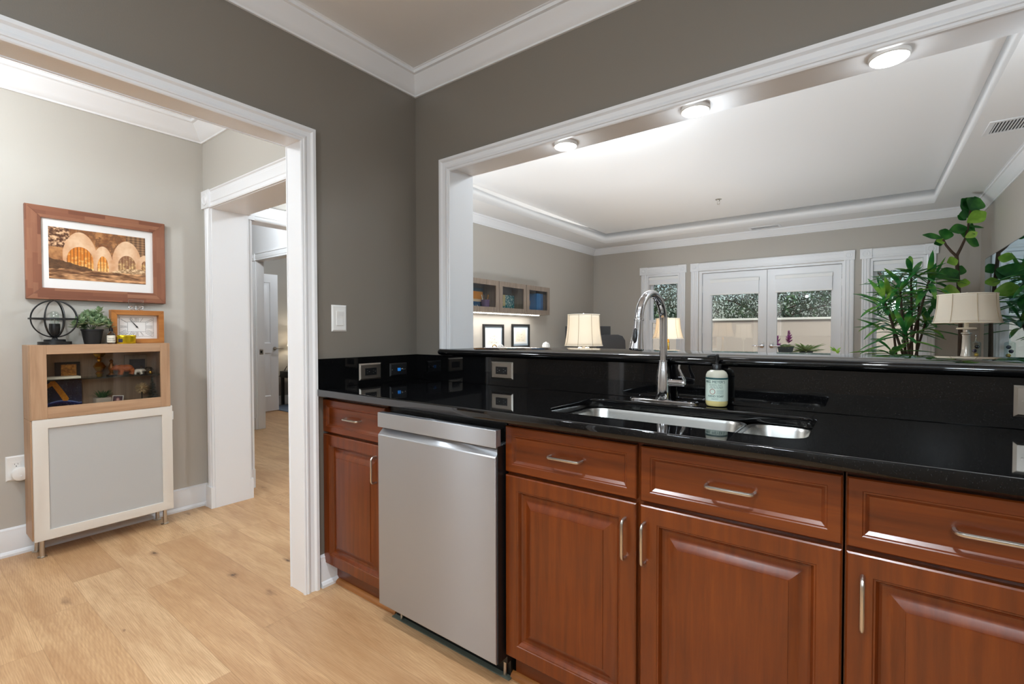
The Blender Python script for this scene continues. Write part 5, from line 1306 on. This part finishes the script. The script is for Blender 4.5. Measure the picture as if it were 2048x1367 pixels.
# television on the right wall
tv = thing('television', 'large flat screen at the right wall reflecting the plants in a blue tint', 'television', (2.89, 3.41, .7805))
MB().box(2.8605, 2.57, .895, 2.905, 4.245, 1.83).build('housing', 'black_plastic', tv, bevel=.002)
MB().box(2.8585, 2.578, .905, 2.8606, 4.238, 1.823).build('screen', 'tv', tv)
for y in (2.85, 3.95): MB().box(2.80, y - .02, .781, 2.96, y + .02, .792).box(2.87, y - .02, .792, 2.895, y + .02, .90).build('foot', 'black_metal', tv)

# ---- big house plants
def leafp(t): return math.sin(PI * min(1, .06 + t * .94)) ** .75
cp = at(1815, 720, 4.9)
o = thing('corn_plant', 'tall corn plant with many long striped leaves before the right window', 'plant', (cp.x, cp.y, 0))
MB().lathe([(0, 0), (.13, 0), (.17, .30), (.175, .32), (.16, .32), (.155, .29), (0, .29)], (0, 0, 0), 32).build('pot', 'pot_grey', o, False)
rnd = random.Random(21)
heads = [(1768, 600, .00), (1785, 640, .05), (1800, 575, -.05), (1822, 545, .02), (1858, 560, -.08), (1812, 660, -.12), (1852, 640, .08), (1782, 700, -.1), (1838, 600, .1)]
g = MB(); st = MB()
for k, (px, py, dd) in enumerate(heads):
    H = at(px, py, 4.9 + dd * 2) - Vector((cp.x, cp.y, 0))
    b_ = Vector((.07 * math.cos(k * 2.4), .07 * math.sin(k * 2.4), .28))
    mid = b_ * .5 + H * .5 + Vector((rnd.uniform(-.03, .03), rnd.uniform(-.03, .03), 0)); mid.x = b_.x * .65 + H.x * .35; mid.y = b_.y * .65 + H.y * .35
    st.tube([b_, mid, H], .012, 8, rs=[.016, .013, .009])
    nl = 17 if k != 4 else 12
    for j in range(nl):
        a = j * 2.4 + k * 1.1; e = rnd.uniform(-.15, 1.0) * (1.25 if j > nl - 5 else .8); l_ = rnd.uniform(.26, .42)
        d = Vector((math.cos(a) * math.cos(e), math.sin(a) * math.cos(e), math.sin(e))) * l_
        blade(g, H - Vector((0, 0, .10 * (1 - j / nl))), H - Vector((0, 0, .10 * (1 - j / nl))) + d, rnd.uniform(.036, .056), rnd.uniform(.1, .45), 7, .25, lambda t: (.35 + .65 * t / .45) if t < .45 else math.sqrt(max(0, 1 - ((t - .45) / .56) ** 2)))
for px, py, tx, ty in ((1768, 640, 1716, 655), (1768, 660, 1712, 628), (1772, 690, 1718, 700), (1790, 610, 1735, 620), (1858, 560, 1866, 492), (1858, 580, 1892, 505), (1770, 600, 1735, 548), (1800, 570, 1768, 528), (1822, 545, 1814, 510), (1850, 640, 1926, 625), (1858, 610, 1928, 600), (1770, 680, 1740, 672), (1858, 565, 1872, 520), (1822, 545, 1788, 530), (1780, 600, 1770, 546)):
    A = at(px, py, 4.9) - Vector((cp.x, cp.y, 0)); T_ = at(tx, ty, 4.75) - Vector((cp.x, cp.y, 0))
    blade(g, A, T_, .05, .1, 7, .25, leafp)
g.build('foliage', 'corn_leaf', o, False, 60); st.build('stems', 'bark', o, False)
# fiddle leaf fig in the corner
fp = at(1921, 712, 4.72)
o = thing('fiddle_leaf_fig', 'tall thin fiddle leaf fig in the far right corner touching the crown moulding', 'plant', (fp.x, fp.y, 0))
MB().lathe([(0, 0), (.12, 0), (.15, .28), (.155, .30), (.14, .30), (.135, .27), (0, .27)], (0, 0, 0), 32).build('pot', 'pot_grey', o, False)
F0 = Vector((fp.x, fp.y, 0))
def fa(px, py, d=4.72): return at(px, py, d) - F0
st = MB(); st.tube([Vector((0, 0, .26)), fa(1920, 700), fa(1921, 640), fa(1917, 570), fa(1913, 512)], .02, 8, rs=[.022, .018, .016, .015, .016])
st.tube([fa(1913, 512), fa(1903, 503), fa(1892, 490), fa(1886, 478)], .012, 8, rs=[.013, .012, .010, .008]); st.tube([fa(1913, 512), fa(1921, 497), fa(1930, 478), fa(1936, 455), fa(1940, 425), fa(1945, 400)], .012, 8, rs=[.014, .012, .010, .009, .008, .006])
st.build('stems', 'bark', o, False)
def figleaf(mb, a, b_, wd, lean=Vector((0, 0, 1)), fold=.18):
    blade(mb, a, b_, wd, .04, 9, fold, lambda t: (.10 + .9 * math.sin(PI * min(1, t * 1.02)) ** .8) * (.72 + .5 * t if t < .62 else 1.03 - .3 * (t - .62)) if t < .985 else .12, lean)
fd, fl = MB(), MB()
up_c = -CW + Vector((0, 0, .3))
for (ax_, ay_, bx, by, wd, lt_, dd) in ((1937, 418, 1923, 396, .13, 0, 0), (1940, 420, 1958, 394, .16, 0, -.05), (1942, 415, 1930, 395, .18, 0, .05), (1944, 410, 1965, 402, .13, 0, 0), (1935, 432, 1918, 428, .10, 0, 0), (1934, 445, 1972, 422, .165, 1, -.1), (1934, 435, 1944, 408, .2, 0, .1),
     (1932, 440, 1915, 430, .09, 0, .1), (1936, 455, 1898, 460, .10, 0, 0), (1936, 455, 1928, 474, .15, 0, 0), (1937, 457, 1950, 458, .12, 0, 0), (1930, 475, 1955, 463, .09, 1, -.05), (1936, 452, 1968, 454, .035, 2, 0), (1931, 478, 1958, 490, .10, 0, -.05),
     (1888, 480, 1892, 456, .13, 0, .05), (1886, 476, 1845, 468, .06, 0, 0), (1872, 482, 1890, 480, .10, 1, 0), (1888, 482, 1868, 487, .07, 0, .05),
     (1916, 520, 1894, 524, .12, 1, -.1), (1918, 545, 1888, 556, .13, 0, -.05), (1918, 542, 1872, 552, .12, 0, -.1), (1918, 550, 1924, 530, .09, 0, .1), (1921, 575, 1930, 556, .15, 1, -.15), (1920, 585, 1884, 580, .17, 1, -.1), (1920, 590, 1886, 590, .08, 1, -.12), (1888, 605, 1862, 606, .17, 0, -.2), (1917, 560, 1885, 549, .08, 0, .1)):
    A = fa(ax_, ay_, 4.72 + dd * .3); T_ = fa(bx, by, 4.72 + dd * .6)
    figleaf(fd if lt_ == 0 else fl if lt_ == 1 else fd, A, T_, wd * (1.15 if lt_ == 0 else .85), up_c)
fd.build('foliage', 'fig_dark', o, False, 60); fl.build('young_foliage', 'fig_light', o, False, 60)
sm = at(1668, 705, 4.7)
o = thing('small_green_shoot', 'small bright green shoot just above the bar before the right door', 'plant', (sm.x, sm.y, 0))
MB().lathe([(0, 0), (.10, 0), (.12, .70), (.125, .72), (0, .72)], (0, 0, 0), 24).build('pot', 'pot_grey', o, False)
g = MB(); S0 = Vector((sm.x, sm.y, 0))
g.tube([Vector((0, 0, .71)), at(1676, 705, 4.7) - S0], .008, 6)
for (a, b_, c_, d_) in ((1676, 705, 1658, 692), (1674, 706, 1666, 693), (1674, 703, 1682, 694), (1670, 702, 1660, 698), (1676, 706, 1680, 700)): blade(g, at(a, b_, 4.7) - S0, at(c_, d_, 4.7) - S0, .03, .0, 4, .3)
g.build('foliage', M['fig_light'], o, False)
# ceiling bits: vents and sprinkler
def vent(label, x0, y0, x1, y1, along, n):
    o = thing('ceiling_vent', label, 'vent', ((x0 + x1) / 2, (y0 + y1) / 2, CZ))
    me = plate_mesh(rect(x0, y0, x1, y1), [rect(x0 + .03, y0 + .03, x1 - .03, y1 - .03)], .006, .001); me.transform(Matrix.Translation((0, 0, CZ - .0065))); link('frame', me, 'white', o, True, 0)
    MB().box(x0 + .03, y0 + .03, CZ - .0012, x1 - .03, y1 - .03, CZ - .0004).build('duct', mat('vent dark', (70, 70, 70), .8), o)
    for i in range(n):
        t = (i + .5) / n
        if along == 'x': xx = x0 + .03 + (x1 - x0 - .06) * t; MB().box(xx - .003, y0 + .03, CZ - .006, xx + .003, y1 - .03, CZ - .001).build('louvre', 'white', o)
        else: yy = y0 + .03 + (y1 - y0 - .06) * t; MB().box(x0 + .03, yy - .003, CZ - .006, x1 - .03, yy + .003, CZ - .001).build('louvre', 'white', o)
vent('large white ceiling vent with dark louvres on the right soffit', 2.64, 2.62, 2.93, 2.90, 'x', 14)
vent('small white ceiling vent on the far soffit above the french door', .72, 5.15, 1.10, 5.34, 'y', 3)
o = thing('fire_sprinkler', 'small pendent fire sprinkler in the middle of the tray ceiling', 'sprinkler', (.615, 4.054, CZ + .15))
MB().lathe([(0, 0), (.035, 0), (.032, -.006), (.012, -.010), (.010, -.025), (0, -.025)], (0, 0, 0), 24).build('escutcheon', 'nickel', o, False)
MB().tube([(-.012, 0, -.024), (-.014, 0, -.04), (-.004, 0, -.055)], .002, 6).tube([(.012, 0, -.024), (.014, 0, -.04), (.004, 0, -.055)], .002, 6).build('frame_arms', 'nickel', o, False)
MB().lathe([(0, -.054), (.016, -.054), (.016, -.057), (0, -.057)], (0, 0, 0), 16).build('deflector', 'nickel', o, False)

# ---- bedroom lamp glow
bl = (-5.36, 2.28)
o = thing('bedside_table', 'dark bedside table behind the open bedroom door', 'table', (bl[0], bl[1], 0))
MB().box(-.2, -.2, .45, .2, .2, .55).build('drawer_box', 'black_metal', o, False, bevel=.004)
for x in (-.17, .17):
    for y in (-.17, .17): MB().box(x - .02, y - .02, .0125 if x > -.1 else .0, x + .02, y + .02, .45).build('leg', 'black_metal', o, False)
o = thing('bedside_lamp', 'lit cream shade lamp half hidden beside the open bedroom door', 'lamp', (bl[0], bl[1], .5505))
MB().lathe([(.16, .40), (.125, .62)], (0, 0, 0), 36, cap=False).build('lamp_shade', 'shade', o, False)
MB().lathe([(0, 0), (.07, 0), (.07, .012), (.015, .03), (.02, .15), (.03, .25), (.012, .38), (.01, .48), (0, .48)], (0, 0, 0), 20).build('stem', 'nickel', o, False)
lamp('bedside_bulb', 'POINT', (bl[0], bl[1], 1.06), 7, (1, .9, .74), .03)
o = thing('wall_cable', 'white plug and dark cable on the bedroom wall under the lamp', 'cable', (-5.628, 1.9, .5))
MB().tube([(.0, .0, .1), (.02, .08, .05), (.03, .16, .0)], .008, 8).build('white_adapter', 'white_plastic', o, False)
MB().tube([(.01, .0, .04), (.03, .1, -.02), (.04, .18, -.04), (.035, .25, .02), (.03, .32, .12)], .005, 8).build('dark_cord', 'black_plastic', o, False)
# ================================================================== OUTSIDE
struct('floor_patio', MB().box(-8, 5.64, -.06, 12, 14, -.01), 'concrete', smooth=0)
gw = MB().box(-8, 8.0, -.01, 12, 8.2, 1.385); struct('wall_garden', gw, 'stucco', smooth=0)
struct('trim_garden_cap', MB().box(-8, 7.97, 1.386, 12, 8.23, 1.425), paint('pale cap', (236, 230, 220), .8, 30, .2), smooth=0, bevel=.004)
def tree(label, x, y, h_, r, n, m, seed):
    R2 = random.Random(seed); o = thing('tree', label, 'tree', (x, y, -.01))
    t = MB(); t.tube([(0, 0, 0), (.05, .02, h_ * .35), (-.05, .05, h_ * .6)], .08, 8, rs=[.10, .08, .05])
    br = []
    for k in range(11):
        a = R2.uniform(0, 2 * PI); z = R2.uniform(.32, .6) * h_; e = R2.uniform(.1, .9)
        p1 = Vector((0, .03, z)); p2 = p1 + Vector((math.cos(a) * math.cos(e), math.sin(a) * math.cos(e) * .6, math.sin(e))) * r * R2.uniform(.5, .9); br.append(p2)
        t.tube([p1, (p1 + p2) / 2 + Vector((0, 0, .06)), p2], .02, 6, rs=[.035, .024, .01])
    t.build('trunk', 'bark', o, False)
    g = MB()
    for k in range(n):
        while True:
            p = Vector((R2.uniform(-1, 1), R2.uniform(-1, 1), R2.uniform(-1, 1)))
            if p.length < 1 and fbm(p.x * 3 + seed, p.z * 3 + p.y * 2) > .40: break
        c = Vector((p.x * r, p.y * r * .55, h_ * .62 + p.z * h_ * .42)); l_ = R2.uniform(.045, .085)
        d = Vector((R2.uniform(-1, 1), R2.uniform(-1, 1), R2.uniform(-.8, .5))).normalized(); s_ = d.orthogonal().normalized() * l_ * .24
        g.face([c, c + d * l_ * .5 + s_, c + d * l_, c + d * l_ * .5 - s_])
    g.build('foliage', m, o, False, 0)
for a in (('dense dark green tree outside the left window', -2.6, 10.4, 3.7, 1.7, 13000, 'tree_leaf', 3), ('dark leafy tree behind the garden wall, through the left door pane', .2, 10.6, 3.6, 1.6, 13000, 'tree_leaf', 5),
          ('branching leafy tree behind the garden wall, through the right door pane', 2.5, 10.5, 3.7, 1.6, 10000, 'tree_leaf_b', 8), ('leafy green tree outside the right window', 5.2, 10.8, 3.5, 1.7, 10000, 'tree_leaf_b', 12)): tree(*a)
hg = thing('hedge', 'low dark green hedge along the top of the garden wall', 'hedge', (1.5, 8.7, -.01))
g = MB(); R3 = random.Random(4)
for k in range(6500):
    c = Vector((R3.uniform(-5.5, 5.5), R3.uniform(-.35, .35), R3.uniform(.9, 1.95 + .15 * math.sin(k)))); l_ = R3.uniform(.06, .15)
    d = Vector((R3.uniform(-.6, .6), R3.uniform(-.6, .6), R3.uniform(.1, 1))).normalized(); s_ = d.orthogonal().normalized() * l_ * .13
    g.face([c, c + d * l_ * .5 + s_, c + d * l_, c + d * l_ * .5 - s_])
g.build('foliage', 'tree_leaf_b', hg, False, 0)
MB().box(-5.5, -.2, 0, 5.5, .2, 1.0).build('stems', 'bark', hg, False)
pt = Vector((at(1590, 700, 7.35).x, at(1590, 700, 7.35).y, 0)); ZP = at(1570, 703, 7.35).z
o = thing('patio_table', 'grey patio table outside the right door pane, under the pots', 'table', (pt.x, pt.y, -.01))
MB().box(-.6, -.3, ZP - .06, .6, .3, ZP - .02 + .01).build('tabletop', 'pot_grey', o, False, bevel=.004)
for x in (-.55, .55):
    for y in (-.25, .25): MB().box(x - .03, y - .03, 0, x + .03, y + .03, ZP - .06).build('leg', 'pot_grey', o, False)
ZP -= .02
pp = at(1571, 703, 7.3)
o = thing('flower_pot', 'grey pot of pink flowers outside the right door pane', 'plant', (pp.x, pp.y, ZP + .0005))
MB().lathe([(0, 0), (.09, 0), (.11, .09), (.115, .10), (.1, .10), (0, .085)], (0, 0, 0), 28).build('pot', 'pot_grey', o, False)
g = MB(); pk = MB(); R4 = random.Random(9)
for k in range(16):
    a = k * 2.4; blade(g, (0, 0, .09), (.13 * math.cos(a), .13 * math.sin(a), .11 + R4.uniform(0, .08)), .06, .3, 5, .25)
for cx, cz_, n in ((.05, .22, 60), (-.12, .16, 30)):
    for k in range(n):
        a = R4.uniform(0, 2 * PI); z = R4.uniform(-.07, .09); r = .055 * (1 - max(0, z) / .12)
        b_ = Vector((cx * CR.x, cx * CR.y, cz_ + z)); blade(pk, b_, b_ + Vector((r * math.cos(a), r * math.sin(a), .045)), .02, 0, 3, .3)
g.build('foliage', 'pale_leaf', o, False); pk.build('flowers', 'pink', o, False)
pp = at(1612, 703, 7.3)
o = thing('variegated_plant', 'pale yellow green spreading plant outside the right door pane', 'plant', (pp.x, pp.y, ZP + .0005))
MB().lathe([(0, 0), (.08, 0), (.10, .03), (0, .03)], (0, 0, 0), 24).build('pot', 'pot_grey', o, False)
g = MB()
for k in range(46):
    a = k * 2.4; r = R4.uniform(.15, .32); blade(g, (0, 0, .03), (r * math.cos(a), r * math.sin(a), R4.uniform(.03, .20)), .045, .15, 5, .25)
g.build('foliage', 'pale_leaf', o, False)
